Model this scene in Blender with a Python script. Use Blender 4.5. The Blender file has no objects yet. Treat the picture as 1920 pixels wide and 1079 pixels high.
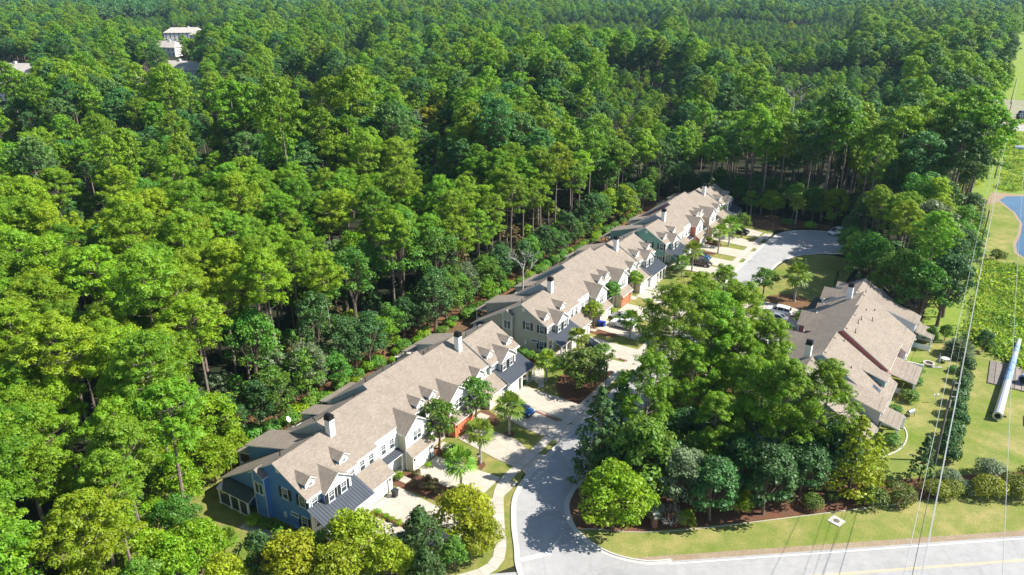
import bpy, math, random
import numpy as np
from mathutils import Vector, Matrix

random.seed(7)
RNG = np.random.default_rng(11)
scene = bpy.context.scene
COL = scene.collection
R = math.radians

# ------------------------------------------------------------------ camera
CAM_H = 60.0
PITCH = math.atan(585 / 1420)
cam_d = bpy.data.cameras.new('camera')
cam_d.sensor_width = 36
cam_d.lens = 36 * 1420 / 1920
cam_d.clip_start = 0.5
cam_d.clip_end = 30000
cam = bpy.data.objects.new('camera', cam_d)
COL.objects.link(cam)
cam.location = (0, 0, CAM_H)
cam.rotation_euler = (math.pi / 2 - PITCH, 0, 0)
scene.camera = cam

# ------------------------------------------------------------------ light
SUN_EL = 44
SUN_DIR = Vector((math.cos(R(SUN_EL)) * 0.9975, -math.cos(R(SUN_EL)) * 0.07, math.sin(R(SUN_EL))))
world = bpy.data.worlds.new('World')
scene.world = world
world.use_nodes = True
wn = world.node_tree
bg = wn.nodes['Background']
sky = wn.nodes.new('ShaderNodeTexSky')
sky.sky_type = 'NISHITA'
sky.sun_disc = False
sky.sun_elevation = R(SUN_EL)
sky.sun_rotation = math.atan2(SUN_DIR.x, SUN_DIR.y)
sky.air_density = 1.0
sky.dust_density = 0.4
sky.ozone_density = 1.3
wn.links.new(sky.outputs[0], bg.inputs[0])
bg.inputs[1].default_value = 0.095
sun_d = bpy.data.lights.new('sun', 'SUN')
sun_d.energy = 5.0
sun_d.angle = R(0.5)
sun_d.color = (1.0, 0.955, 0.87)
sun = bpy.data.objects.new('sun', sun_d)
COL.objects.link(sun)
sun.rotation_euler = SUN_DIR.to_track_quat('Z', 'Y').to_euler()
sun.location = (60, 60, 120)
scene.view_settings.view_transform = 'Standard'
scene.view_settings.look = 'None'
scene.view_settings.gamma = 1
scene.view_settings.use_curve_mapping = False
scene.view_settings.exposure = 1.08

# ------------------------------------------------------------------ frames
def gp(u, v, z=0.0):
    """world point on height z seen at pixel (u, v) of the 1920 wide photograph"""
    x = (u - 960) / 1420; y = (540 - v) / 1420
    d = (x, math.cos(PITCH) + y * math.sin(PITCH), -math.sin(PITCH) + y * math.cos(PITCH))
    t = (z - CAM_H) / d[2]
    return Vector((d[0] * t, d[1] * t, z))

SA = R(57.3)
SO = Vector((7.8, 91.57, 0))
SU = Vector((math.cos(SA), math.sin(SA), 0))
SW = Vector((math.sin(SA), -math.cos(SA), 0))

def S(s, d, z=0.0):
    """street frame: s metres along the street, d metres to its right"""
    p = SO + SU * s + SW * d
    return Vector((p.x, p.y, z))

def toS(p):
    q = Vector((p[0] - SO.x, p[1] - SO.y, 0))
    return q.dot(SU), q.dot(SW)

def toS_np(xy):
    q = xy - np.array([SO.x, SO.y])
    return np.stack([q @ np.array([SU.x, SU.y]), q @ np.array([SW.x, SW.y])], 1)

# ------------------------------------------------------------------ materials
MATS = {}

def new_mat(name):
    m = bpy.data.materials.new(name)
    m.use_nodes = True
    nt = m.node_tree
    b = nt.nodes['Principled BSDF']
    return m, nt, b

def node(nt, t, **kw):
    n = nt.nodes.new(t)
    for k, v in kw.items():
        if isinstance(k, str) and k.startswith('i_'):
            n.inputs[k[2:].replace('_', ' ')].default_value = v
        else:
            setattr(n, k, v)
    return n

def mat(name, col, rough=0.7, var=0.08, scale=3.0, metal=0.0, bump=0.0, bscale=20.0, col2=None, spec=0.5, detail=5, objvar=0.0):
    if name in MATS:
        return MATS[name]
    m, nt, b = new_mat(name)
    b.inputs['Roughness'].default_value = rough
    b.inputs['Metallic'].default_value = metal
    b.inputs['Specular IOR Level'].default_value = spec
    tc = node(nt, 'ShaderNodeTexCoord')
    nz = node(nt, 'ShaderNodeTexNoise')
    nz.inputs['Scale'].default_value = scale
    nz.inputs['Detail'].default_value = detail
    nz.inputs['Roughness'].default_value = 0.65
    nt.links.new(tc.outputs['Object'], nz.inputs['Vector'])
    mp = node(nt, 'ShaderNodeMapRange')
    mp.inputs['From Min'].default_value = 0.3
    mp.inputs['From Max'].default_value = 0.7
    nt.links.new(nz.outputs['Fac'], mp.inputs['Value'])
    mx = node(nt, 'ShaderNodeMix', data_type='RGBA')
    c1 = [max(0, c * (1 - var)) for c in col]
    c2 = [min(1, c * (1 + var)) for c in col] if col2 is None else list(col2)
    mx.inputs['A'].default_value = (*c1, 1)
    mx.inputs['B'].default_value = (*c2, 1)
    nt.links.new(mp.outputs['Result'], mx.inputs['Factor'])
    out = mx.outputs['Result']
    if objvar:
        oi = node(nt, 'ShaderNodeObjectInfo')
        hs = node(nt, 'ShaderNodeHueSaturation')
        mr = node(nt, 'ShaderNodeMapRange')
        mr.inputs['To Min'].default_value = 1 - objvar
        mr.inputs['To Max'].default_value = 1 + objvar
        nt.links.new(oi.outputs['Random'], mr.inputs['Value'])
        nt.links.new(mr.outputs['Result'], hs.inputs['Value'])
        nt.links.new(out, hs.inputs['Color'])
        out = hs.outputs['Color']
    nt.links.new(out, b.inputs['Base Color'])
    if bump:
        n2 = node(nt, 'ShaderNodeTexNoise')
        n2.inputs['Scale'].default_value = bscale
        n2.inputs['Detail'].default_value = 3
        nt.links.new(tc.outputs['Object'], n2.inputs['Vector'])
        bp = node(nt, 'ShaderNodeBump')
        bp.inputs['Strength'].default_value = bump
        bp.inputs['Distance'].default_value = 0.05
        nt.links.new(n2.outputs['Fac'], bp.inputs['Height'])
        nt.links.new(bp.outputs['Normal'], b.inputs['Normal'])
    MATS[name] = m
    return m

def siding(name, col):
    """lap siding: fine horizontal relief every 15 cm"""
    if name in MATS:
        return MATS[name]
    m = mat(name, col, 0.6, 0.05, 1.2)
    nt = m.node_tree; b = nt.nodes['Principled BSDF']
    tc = node(nt, 'ShaderNodeTexCoord'); sp = node(nt, 'ShaderNodeSeparateXYZ')
    nt.links.new(tc.outputs['Object'], sp.inputs[0])
    fr = node(nt, 'ShaderNodeMath', operation='MULTIPLY'); fr.inputs[1].default_value = 1 / 0.18
    nt.links.new(sp.outputs['Z'], fr.inputs[0])
    f2 = node(nt, 'ShaderNodeMath', operation='FRACT'); nt.links.new(fr.outputs[0], f2.inputs[0])
    bp = node(nt, 'ShaderNodeBump'); bp.inputs['Strength'].default_value = 0.55; bp.inputs['Distance'].default_value = 0.03
    bp.invert = True
    nt.links.new(f2.outputs[0], bp.inputs['Height']); nt.links.new(bp.outputs['Normal'], b.inputs['Normal'])
    return m

def shingles():
    m, nt, b = new_mat('roof_shingles')
    b.inputs['Roughness'].default_value = 0.9
    b.inputs['Specular IOR Level'].default_value = 0.25
    tc = node(nt, 'ShaderNodeTexCoord')
    br = node(nt, 'ShaderNodeTexBrick')
    br.offset = 0.5
    br.inputs['Scale'].default_value = 1.0
    br.inputs['Brick Width'].default_value = 0.45
    br.inputs['Row Height'].default_value = 0.17
    br.inputs['Mortar Size'].default_value = 0.012
    br.inputs['Color1'].default_value = (.262, .220, .178, 1)
    br.inputs['Color2'].default_value = (.215, .178, .142, 1)
    br.inputs['Mortar'].default_value = (.155, .128, .10, 1)
    nt.links.new(tc.outputs['Object'], br.inputs['Vector'])
    n1 = node(nt, 'ShaderNodeTexNoise'); n1.inputs['Scale'].default_value = 0.55; n1.inputs['Detail'].default_value = 6
    nt.links.new(tc.outputs['Object'], n1.inputs['Vector'])
    mr = node(nt, 'ShaderNodeMapRange'); mr.inputs['From Min'].default_value = .3; mr.inputs['From Max'].default_value = .7
    mr.inputs['To Min'].default_value = .92; mr.inputs['To Max'].default_value = 1.08
    nt.links.new(n1.outputs['Fac'], mr.inputs['Value'])
    n2 = node(nt, 'ShaderNodeTexNoise'); n2.inputs['Scale'].default_value = 4.5; n2.inputs['Detail'].default_value = 3
    nt.links.new(tc.outputs['Object'], n2.inputs['Vector'])
    m2 = node(nt, 'ShaderNodeMapRange'); m2.inputs['From Min'].default_value = .3; m2.inputs['From Max'].default_value = .7
    m2.inputs['To Min'].default_value = .90; m2.inputs['To Max'].default_value = 1.08
    nt.links.new(n2.outputs['Fac'], m2.inputs['Value'])
    mm = node(nt, 'ShaderNodeMath', operation='MULTIPLY')
    nt.links.new(mr.outputs[0], mm.inputs[0]); nt.links.new(m2.outputs[0], mm.inputs[1])
    hs = node(nt, 'ShaderNodeHueSaturation')
    nt.links.new(mm.outputs[0], hs.inputs['Value']); nt.links.new(br.outputs['Color'], hs.inputs['Color'])
    nt.links.new(hs.outputs['Color'], b.inputs['Base Color'])
    bp = node(nt, 'ShaderNodeBump'); bp.inputs['Strength'].default_value = .5; bp.inputs['Distance'].default_value = .02
    nt.links.new(br.outputs['Fac'], bp.inputs['Height']); bp.invert = True
    nt.links.new(bp.outputs['Normal'], b.inputs['Normal'])
    MATS['roof'] = m

def ground_mat(name, cols, scales=(0.35, 2.5, 14), bump=0.4, rough=0.95, contrast=(0.35, 0.65)):
    """three-scale mix of colours for lawns, mulch, forest floor"""
    m, nt, b = new_mat(name)
    b.inputs['Roughness'].default_value = rough
    b.inputs['Specular IOR Level'].default_value = 0.15
    tc = node(nt, 'ShaderNodeTexCoord')
    fac = []
    for i, s in enumerate(scales):
        n = node(nt, 'ShaderNodeTexNoise'); n.inputs['Scale'].default_value = s; n.inputs['Detail'].default_value = 5
        n.inputs['Roughness'].default_value = .6; n.inputs['Distortion'].default_value = 0.4 if i == 0 else 0
        nt.links.new(tc.outputs['Object'], n.inputs['Vector'])
        mr = node(nt, 'ShaderNodeMapRange'); mr.inputs['From Min'].default_value = contrast[0]; mr.inputs['From Max'].default_value = contrast[1]
        nt.links.new(n.outputs['Fac'], mr.inputs['Value'])
        fac.append(mr.outputs[0])
    a = node(nt, 'ShaderNodeMix', data_type='RGBA')
    a.inputs['A'].default_value = (*cols[0], 1); a.inputs['B'].default_value = (*cols[1], 1)
    nt.links.new(fac[0], a.inputs['Factor'])
    c = node(nt, 'ShaderNodeMix', data_type='RGBA')
    c.inputs['B'].default_value = (*cols[2], 1)
    h = node(nt, 'ShaderNodeMath', operation='MULTIPLY'); h.inputs[1].default_value = .6
    nt.links.new(fac[1], h.inputs[0]); nt.links.new(h.outputs[0], c.inputs['Factor'])
    nt.links.new(a.outputs['Result'], c.inputs['A'])
    hs = node(nt, 'ShaderNodeHueSaturation')
    mr = node(nt, 'ShaderNodeMapRange'); mr.inputs['To Min'].default_value = .72; mr.inputs['To Max'].default_value = 1.28
    nt.links.new(fac[2], mr.inputs['Value']); nt.links.new(mr.outputs[0], hs.inputs['Value'])
    nt.links.new(c.outputs['Result'], hs.inputs['Color'])
    nt.links.new(hs.outputs['Color'], b.inputs['Base Color'])
    bp = node(nt, 'ShaderNodeBump'); bp.inputs['Strength'].default_value = bump; bp.inputs['Distance'].default_value = .06
    nt.links.new(fac[2], bp.inputs['Height']); nt.links.new(bp.outputs['Normal'], b.inputs['Normal'])
    MATS[name] = m
    return m

def leaf_mat(name, col, trans=0.3, hue=0.02, val=0.25):
    """foliage: colour from a per-leaf tint and a per-tree random, diffuse plus light passing through"""
    m, nt, b = new_mat(name)
    nt.nodes.remove(b)
    at = node(nt, 'ShaderNodeVertexColor'); at.layer_name = 'tint'
    sp = node(nt, 'ShaderNodeSeparateColor'); nt.links.new(at.outputs['Color'], sp.inputs[0])
    oi = node(nt, 'ShaderNodeObjectInfo')
    h1 = node(nt, 'ShaderNodeMapRange'); h1.inputs['To Min'].default_value = .5 - hue; h1.inputs['To Max'].default_value = .5 + hue
    nt.links.new(oi.outputs['Random'], h1.inputs['Value'])
    h2 = node(nt, 'ShaderNodeMapRange'); h2.inputs['To Min'].default_value = -hue * .7; h2.inputs['To Max'].default_value = hue * .7
    nt.links.new(sp.outputs['Green'], h2.inputs['Value'])
    ha = node(nt, 'ShaderNodeMath', operation='ADD')
    nt.links.new(h1.outputs[0], ha.inputs[0]); nt.links.new(h2.outputs[0], ha.inputs[1])
    v1 = node(nt, 'ShaderNodeMapRange'); v1.inputs['To Min'].default_value = 1 - val; v1.inputs['To Max'].default_value = 1 + val
    nt.links.new(sp.outputs['Red'], v1.inputs['Value'])
    rn = node(nt, 'ShaderNodeMath', operation='MULTIPLY'); rn.inputs[1].default_value = 7.31
    nt.links.new(oi.outputs['Random'], rn.inputs[0])
    rf = node(nt, 'ShaderNodeMath', operation='FRACT'); nt.links.new(rn.outputs[0], rf.inputs[0])
    v2 = node(nt, 'ShaderNodeMapRange'); v2.inputs['To Min'].default_value = 0.80; v2.inputs['To Max'].default_value = 1.2
    nt.links.new(rf.outputs[0], v2.inputs['Value'])
    vm = node(nt, 'ShaderNodeMath', operation='MULTIPLY')
    nt.links.new(v1.outputs[0], vm.inputs[0]); nt.links.new(v2.outputs[0], vm.inputs[1])
    hs = node(nt, 'ShaderNodeHueSaturation'); hs.inputs['Color'].default_value = (*col, 1)
    nt.links.new(ha.outputs[0], hs.inputs['Hue']); nt.links.new(vm.outputs[0], hs.inputs['Value'])
    pb = node(nt, 'ShaderNodeBsdfPrincipled'); pb.inputs['Roughness'].default_value = .5
    pb.inputs['Specular IOR Level'].default_value = .28
    nt.links.new(hs.outputs['Color'], pb.inputs['Base Color'])
    tr = node(nt, 'ShaderNodeBsdfTranslucent')
    h3 = node(nt, 'ShaderNodeHueSaturation'); h3.inputs['Hue'].default_value = .485; h3.inputs['Value'].default_value = 1.5; h3.inputs['Saturation'].default_value = 1.1
    nt.links.new(hs.outputs['Color'], h3.inputs['Color']); nt.links.new(h3.outputs['Color'], tr.inputs['Color'])
    mx = node(nt, 'ShaderNodeMixShader'); mx.inputs[0].default_value = trans
    nt.links.new(pb.outputs[0], mx.inputs[1]); nt.links.new(tr.outputs[0], mx.inputs[2])
    nt.links.new(mx.outputs[0], nt.nodes['Material Output'].inputs['Surface'])
    MATS[name] = m
    return m

shingles()
WHITE = mat('white_trim', (.76, .76, .73), .5, .03)
FRONTW = siding('white_siding', (.74, .74, .70))
GLASS = mat('window_glass', (.045, .06, .075), .12, .3, .8, spec=.6)
SHUT = mat('black_shutter', (.018, .02, .026), .5, .1)
METALROOF = mat('grey_metal_roof', (.075, .085, .10), .38, .1, .6, metal=.35)
CONC = mat('driveway_concrete', (.40, .35, .285), .85, .14, .9, bump=.12, bscale=30, objvar=.05, detail=8)
SIDEW = mat('sidewalk_concrete', (.40, .36, .305), .85, .09, 1.3, bump=.12, bscale=30, objvar=.06)
KERBM = mat('kerb_concrete', (.43, .41, .37), .85, .08, 1.5)
def asphalt():
    m = mat('asphalt', (.285, .28, .275), .9, .05, .12, bump=.2, bscale=60, col2=(.34, .332, .32), detail=9)
    nt = m.node_tree; b = nt.nodes['Principled BSDF']
    src = b.inputs['Base Color'].links[0].from_socket
    tc = node(nt, 'ShaderNodeTexCoord')
    vo = node(nt, 'ShaderNodeTexVoronoi', feature='DISTANCE_TO_EDGE'); vo.inputs['Scale'].default_value = .13
    nz = node(nt, 'ShaderNodeTexNoise'); nz.inputs['Scale'].default_value = .8; nz.inputs['Detail'].default_value = 4
    va = node(nt, 'ShaderNodeMix', data_type='RGBA'); va.inputs['Factor'].default_value = .18
    nt.links.new(tc.outputs['Object'], nz.inputs['Vector']); nt.links.new(tc.outputs['Object'], va.inputs['A']); nt.links.new(nz.outputs['Color'], va.inputs['B'])
    nt.links.new(va.outputs['Result'], vo.inputs['Vector'])
    mr = node(nt, 'ShaderNodeMapRange'); mr.inputs['From Min'].default_value = .0; mr.inputs['From Max'].default_value = .006
    mr.inputs['To Min'].default_value = .86; mr.inputs['To Max'].default_value = 1
    nt.links.new(vo.outputs['Distance'], mr.inputs['Value'])
    hs = node(nt, 'ShaderNodeHueSaturation'); nt.links.new(src, hs.inputs['Color']); nt.links.new(mr.outputs[0], hs.inputs['Value'])
    n3 = node(nt, 'ShaderNodeTexNoise'); n3.inputs['Scale'].default_value = .9; n3.inputs['Detail'].default_value = 8; n3.inputs['Roughness'].default_value = .75
    nt.links.new(tc.outputs['Object'], n3.inputs['Vector'])
    m3 = node(nt, 'ShaderNodeMapRange'); m3.inputs['From Min'].default_value = .28; m3.inputs['From Max'].default_value = .72
    m3.inputs['To Min'].default_value = .86; m3.inputs['To Max'].default_value = 1.12
    nt.links.new(n3.outputs['Fac'], m3.inputs['Value'])
    n4 = node(nt, 'ShaderNodeTexNoise'); n4.inputs['Scale'].default_value = .16; n4.inputs['Detail'].default_value = 3; n4.inputs['Distortion'].default_value = 1.5
    nt.links.new(tc.outputs['Object'], n4.inputs['Vector'])
    m4 = node(nt, 'ShaderNodeMapRange'); m4.inputs['From Min'].default_value = .60; m4.inputs['From Max'].default_value = .64
    m4.inputs['To Min'].default_value = 1; m4.inputs['To Max'].default_value = .9
    nt.links.new(n4.outputs['Fac'], m4.inputs['Value'])
    mm = node(nt, 'ShaderNodeMath', operation='MULTIPLY'); nt.links.new(m3.outputs[0], mm.inputs[0]); nt.links.new(m4.outputs[0], mm.inputs[1])
    m5 = node(nt, 'ShaderNodeMath', operation='MULTIPLY'); nt.links.new(mm.outputs[0], m5.inputs[0]); nt.links.new(mr.outputs[0], m5.inputs[1])
    nt.links.new(m5.outputs[0], hs.inputs['Value'])
    nt.links.new(hs.outputs['Color'], b.inputs['Base Color'])
    return m
ASPH = asphalt()
TRIMD = mat('dark_metal', (.02, .02, .022), .35, .1, metal=.5)
BARK = mat('bark', (.13, .095, .07), .95, .35, 3, bump=.5, bscale=8)
PBARK = mat('pine_bark', (.19, .145, .115), .95, .3, 3, bump=.5, bscale=8)
GBARK = mat('grey_bark', (.30, .28, .25), .95, .25, 3)
PAINTW = mat('white_paint', (.78, .78, .76), .6, .06, 5)
PAINTY = mat('yellow_paint', (.55, .43, .20), .6, .1, 5)
LAWN = ground_mat('lawn_grass', ((.14, .175, .030), (.29, .23, .085), (.085, .145, .018)), (.16, .9, 11), .5)
LAWN2 = ground_mat('lawn_bright', ((.15, .19, .030), (.31, .26, .10), (.09, .16, .02)), (.13, .5, 9), .5)
MULCH = ground_mat('mulch', ((.20, .085, .045), (.16, .085, .05), (.12, .06, .04)), (.6, 4, 22), .8)
STRAW = ground_mat('pine_straw', ((.24, .115, .055), (.16, .095, .05), (.07, .06, .03)), (.3, 2, 16), .8)
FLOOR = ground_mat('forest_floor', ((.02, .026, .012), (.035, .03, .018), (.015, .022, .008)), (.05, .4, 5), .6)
DIRT = ground_mat('bare_dirt', ((.33, .26, .18), (.28, .20, .13), (.22, .18, .12)), (.3, 2, 12), .5)
FIELD = ground_mat('rough_field', ((.17, .25, .035), (.23, .28, .05), (.12, .19, .025)), (.15, .8, 6), .8)
BRICKM = mat('clay_brick', (.24, .115, .08), .85, .2, 6, objvar=.25)

PINE_L = leaf_mat('pine_needles', (.155, .285, .018), .36, .017, .26)
PINE_Y = leaf_mat('pine_needles_yellow', (.200, .320, .016), .36, .018, .26)
PINE_F = leaf_mat('blue_green_needles', (.075, .175, .040), .30, .02, .35)
OAK_L = leaf_mat('oak_leaves', (.105, .225, .026), .30, .02, .35)
BRIGHT_L = leaf_mat('bright_leaves', (.17, .285, .010), .30, .02, .3)
YEL_L = leaf_mat('yellowing_leaves', (.245, .305, .014), .30, .015, .35)
ORANGE_L = leaf_mat('orange_leaves', (.62, .36, .02), .38, .02, .3)
DARK_L = leaf_mat('dark_evergreen_leaves', (.055, .125, .030), .2, .015, .4)
GREY_L = leaf_mat('pale_grey_leaves', (.15, .20, .095), .3, .02, .3)
BOX_L = leaf_mat('boxwood_leaves', (.10, .15, .02), .25, .02, .3)
BRONZE_L = leaf_mat('bronze_shrub_leaves', (.15, .125, .045), .2, .02, .3)
PALM_L = leaf_mat('palm_fronds', (.17, .27, .035), .3, .02, .3)
GRASS_L = leaf_mat('weed_blades', (.27, .38, .06), .45, .02, .25)

# ------------------------------------------------------------------ objects
def tag(o, label=None, cat=None, group=None, kind=None):
    if label: o['label'] = label
    if cat: o['category'] = cat
    if group: o['group'] = group
    if kind: o['kind'] = kind
    return o

def link(o, parent=None):
    COL.objects.link(o)
    if parent is not None:
        o.parent = parent
    return o

def empty(name, loc=(0, 0, 0), rz=0.0, label=None, cat=None, group=None, kind=None, parent=None):
    o = bpy.data.objects.new(name, None)
    o.empty_display_size = .5
    o.location = loc
    o.rotation_euler = (0, 0, rz)
    link(o, parent)
    return tag(o, label, cat, group, kind)

def obj(name, me, parent=None, loc=None, rot=None, scale=None):
    o = bpy.data.objects.new(name, me)
    if loc is not None: o.location = loc
    if rot is not None: o.rotation_euler = rot
    if scale is not None: o.scale = scale
    return link(o, parent)

class MB:
    """collects faces, builds ONE mesh"""
    def __init__(s):
        s.v = []; s.f = []; s.m = []; s.mats = []
    def mi(s, m):
        if m not in s.mats: s.mats.append(m)
        return s.mats.index(m)
    def face(s, pts, m):
        n = len(s.v); s.v += [tuple(p) for p in pts]
        s.f.append(tuple(range(n, n + len(pts)))); s.m.append(s.mi(m))
    def poly(s, verts, faces, m):
        n = len(s.v); s.v += [tuple(p) for p in verts]; k = s.mi(m)
        for f in faces:
            s.f.append(tuple(n + i for i in f)); s.m.append(k)
    def box(s, x0, x1, y0, y1, z0, z1, m):
        v = [(x0, y0, z0), (x1, y0, z0), (x1, y1, z0), (x0, y1, z0), (x0, y0, z1), (x1, y0, z1), (x1, y1, z1), (x0, y1, z1)]
        s.poly(v, [(0, 3, 2, 1), (4, 5, 6, 7), (0, 1, 5, 4), (1, 2, 6, 5), (2, 3, 7, 6), (3, 0, 4, 7)], m)
    def prism(s, pts, vec, m, mside=None, mbot=None):
        """extrude polygon pts by vec; pts is the top"""
        n = len(pts); pts = [Vector(p) for p in pts]; q = [p + Vector(vec) for p in pts]
        s.face(pts, m)
        s.face(q[::-1], mbot or mside or m)
        for i in range(n):
            j = (i + 1) % n
            s.face([pts[i], q[i], q[j], pts[j]], mside or m)
    def tube(s, path, r, m, n=8, cap=True):
        path = [Vector(p) for p in path]
        rs = r if isinstance(r, (list, tuple)) else [r] * len(path)
        base = len(s.v); k = s.mi(m)
        up = Vector((0, 0, 1))
        for i, p in enumerate(path):
            t = (path[min(i + 1, len(path) - 1)] - path[max(i - 1, 0)]).normalized()
            a = up if abs(t.z) < .9 else Vector((1, 0, 0))
            u = t.cross(a).normalized(); w = t.cross(u).normalized()
            for j in range(n):
                an = 2 * math.pi * j / n
                s.v.append(tuple(p + (u * math.cos(an) + w * math.sin(an)) * rs[i]))
        for i in range(len(path) - 1):
            for j in range(n):
                a = base + i * n + j; b2 = base + i * n + (j + 1) % n
                s.f.append((a, b2, b2 + n, a + n)); s.m.append(k)
        if cap:
            s.f.append(tuple(base + j for j in range(n))[::-1]); s.m.append(k)
            s.f.append(tuple(base + (len(path) - 1) * n + j for j in range(n))); s.m.append(k)
    def mesh(s, name, smooth=False):
        me = bpy.data.meshes.new(name)
        me.from_pydata(s.v, [], s.f)
        for m in s.mats: me.materials.append(m)
        me.polygons.foreach_set('material_index', s.m)
        if smooth: me.polygons.foreach_set('use_smooth', [True] * len(s.f))
        me.update()
        return me
    def build(s, name, parent=None, smooth=False, **kw):
        return obj(name, s.mesh(name, smooth), parent, **kw)
# ------------------------------------------------------------------ townhouse buildings
_wcache = {}
def window_meshes(w, h, cols=1, lites=True, depth=.1):
    k = (w, h, cols, lites)
    if k in _wcache: return _wcache[k]
    f = MB(); t = .09
    f.box(-w/2 - t, w/2 + t, -depth, .02, h, h + t, WHITE)
    f.box(-w/2 - t - .04, w/2 + t + .04, -depth - .05, .02, -t, 0, WHITE)
    for x in (-w/2 - t, w/2):
        f.box(x, x + t, -depth, .02, 0, h, WHITE)
    cw = w / cols
    for c in range(cols):
        x0 = -w/2 + c * cw; x1 = x0 + cw
        if c: f.box(x0 - .05, x0 + .05, -depth + .01, .02, 0, h, WHITE)
        if lites:
            f.box(x0, x1, -depth + .03, .0, h * .5 - .03, h * .5 + .03, WHITE)
            xm = (x0 + x1) / 2
            f.box(xm - .017, xm + .017, -depth + .045, .0, h * .5 + .03, h, WHITE)
            f.box(x0, x1, -depth + .047, .0, h * .75 - .017, h * .75 + .017, WHITE)
    g = MB(); g.box(-w/2 + .002, w/2 - .002, -.03, .0, .002, h - .002, GLASS)
    _wcache[k] = (f.mesh('window'), g.mesh('pane'))
    return _wcache[k]

_shut = {}
def shutter_mesh(h, m):
    k = (h, m.name)
    if k not in _shut:
        b = MB(); b.box(-.2, .2, -.05, .01, 0, h, m)
        for z in (.06, h * .5, h - .06):
            b.box(-.2, .2, -.075, -.05, z - .05, z + .05, m)
        b.box(-.2, -.14, -.074, -.05, .11, h - .11, m); b.box(.14, .2, -.074, -.05, .11, h - .11, m)
        _shut[k] = b.mesh('shutter')
    return _shut[k]

_gar = {}
def garage_mesh(w, h, m):
    k = (w, h, m.name)
    if k not in _gar:
        b = MB(); b.box(-w/2, w/2, -.03, .01, 0, h, m)
        nx = max(2, round(w / .6)); nz = 4
        for i in range(nx):
            for j in range(nz):
                x0 = -w/2 + i * w / nx + .06; x1 = -w/2 + (i + 1) * w / nx - .06
                b.box(x0, x1, -.055, -.03, j * h / nz + .05, (j + 1) * h / nz - .05, m)
        _gar[k] = b.mesh('garage_door')
    return _gar[k]

class House:
    def __init__(s, label, origin, ang, sg, group):
        s.sg = sg
        s.root = empty('townhouse_building', origin, R(ang), label, 'townhouse', group)
    def L(s, u, w, z): return (u, -s.sg * w, z)
    def rot(s, facing):
        a = {'front': 0, 'rear': math.pi, 'near': -math.pi / 2, 'far': math.pi / 2}[facing]
        if s.sg < 0 and facing in ('front', 'rear'): a += math.pi
        return (0, 0, a)
    def put(s, name, me, u, w, z, facing, parent=None, label=None):
        o = obj(name, me, parent or s.root, s.L(u, w, z), s.rot(facing))
        if label: o['label'] = label
        return o
    def window(s, u, w, z, facing, ww=.85, h=1.45, cols=1, shut=None, lites=True, parent=None):
        f, g = window_meshes(ww, h, cols, lites)
        o = s.put('window', f, u, w, z, facing, parent)
        if parent is None or parent is s.root:
            obj('pane', g, o)
        else:
            obj('pane', g, parent, o.location, o.rotation_euler)
        if shut:
            d = ww / 2 + .32
            for k in (-d, d):
                if facing in ('front', 'rear'): s.put('shutter', shutter_mesh(h, shut), u + k, w, z, facing)
                else: s.put('shutter', shutter_mesh(h, shut), u, w + k, z, facing)
        return o
    def extr(s, name, prof, u0, u1, m, parent=None, label=None):
        """solid from a (w,z) profile extruded along u"""
        b = MB()
        b.prism([s.L(u0, w, z) for w, z in prof], (u1 - u0, 0, 0), m)
        o = b.build(name, parent or s.root)
        if label: o['label'] = label
        return o
    def box(s, name, u0, u1, w0, w1, z0, z1, m, parent=None, label=None):
        b = MB(); a = sorted((-s.sg * w0, -s.sg * w1)); b.box(u0, u1, a[0], a[1], z0, z1, m)
        o = b.build(name, parent or s.root)
        if label: o['label'] = label
        return o
    def slab(s, b, pts, m=None, t=.16, trim=None):
        b.prism([s.L(*p) for p in pts], (0, 0, -t), m or MATS['roof'], trim or WHITE, trim or WHITE)

def gable_unit(H, name, u0, u1, wf, wback, z0, ze, zp, mside, mfront, wroofback, front_over=.3, side_over=.22, label=None):
    """a gabled bay with its own little roof, gable facing the street"""
    uc = (u0 + u1) / 2
    b = MB()
    prof = [(u0, z0), (u0, ze), (uc, zp - .08), (u1, ze), (u1, z0)]
    # side/back solid
    b.prism([H.L(u, wf, z) for u, z in prof], Vector(H.L(0, wback - wf, 0)), mside, mside, mside)
    b.prism([H.L(u, wf + .03, z) for u, z in prof], Vector(H.L(0, -.028, 0)), mfront, mfront, mfront)
    # corner boards and rakes
    for u in (u0, u1):
        a = sorted((-H.sg * (wf + .05), -H.sg * (wf - .12)))
        b.box(u - .06, u + .06, a[0], a[1], z0, ze + .02, WHITE)
    o = b.build(name, H.root)
    if label: o['label'] = label
    sl = (zp - ze) / (uc - u0)
    r = MB()
    for sgn, ue in ((-1, u0), (1, u1)):
        ueo = ue + sgn * side_over; zeo = ze - sl * side_over + .1
        # where the eave line meets the main roof plane z = 8.4 - .585 w
        wb = (8.4 - zeo) / .585 - .15
        wb = min(wb, wf - .1) if wback < wb else wback
        H.slab(r, [(uc, wf + front_over, zp + .1), (uc, wroofback, zp + .1), (ueo, wb, zeo), (ueo, wf + front_over, zeo)], t=.14)
    # white frieze under the rake
    r.prism([H.L(uc, wf + .06, zp - .05), H.L(u0 + .02, wf + .06, ze - .02), H.L(u0 + .02, wf + .06, ze - .24), H.L(uc, wf + .06, zp - .3)], Vector(H.L(0, -.05, 0)), WHITE)
    r.prism([H.L(uc, wf + .06, zp - .05), H.L(u1 - .02, wf + .06, ze - .02), H.L(u1 - .02, wf + .06, ze - .24), H.L(uc, wf + .06, zp - .3)], Vector(H.L(0, -.05, 0)), WHITE)
    ro = r.build('roof', o)
    return o

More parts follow.
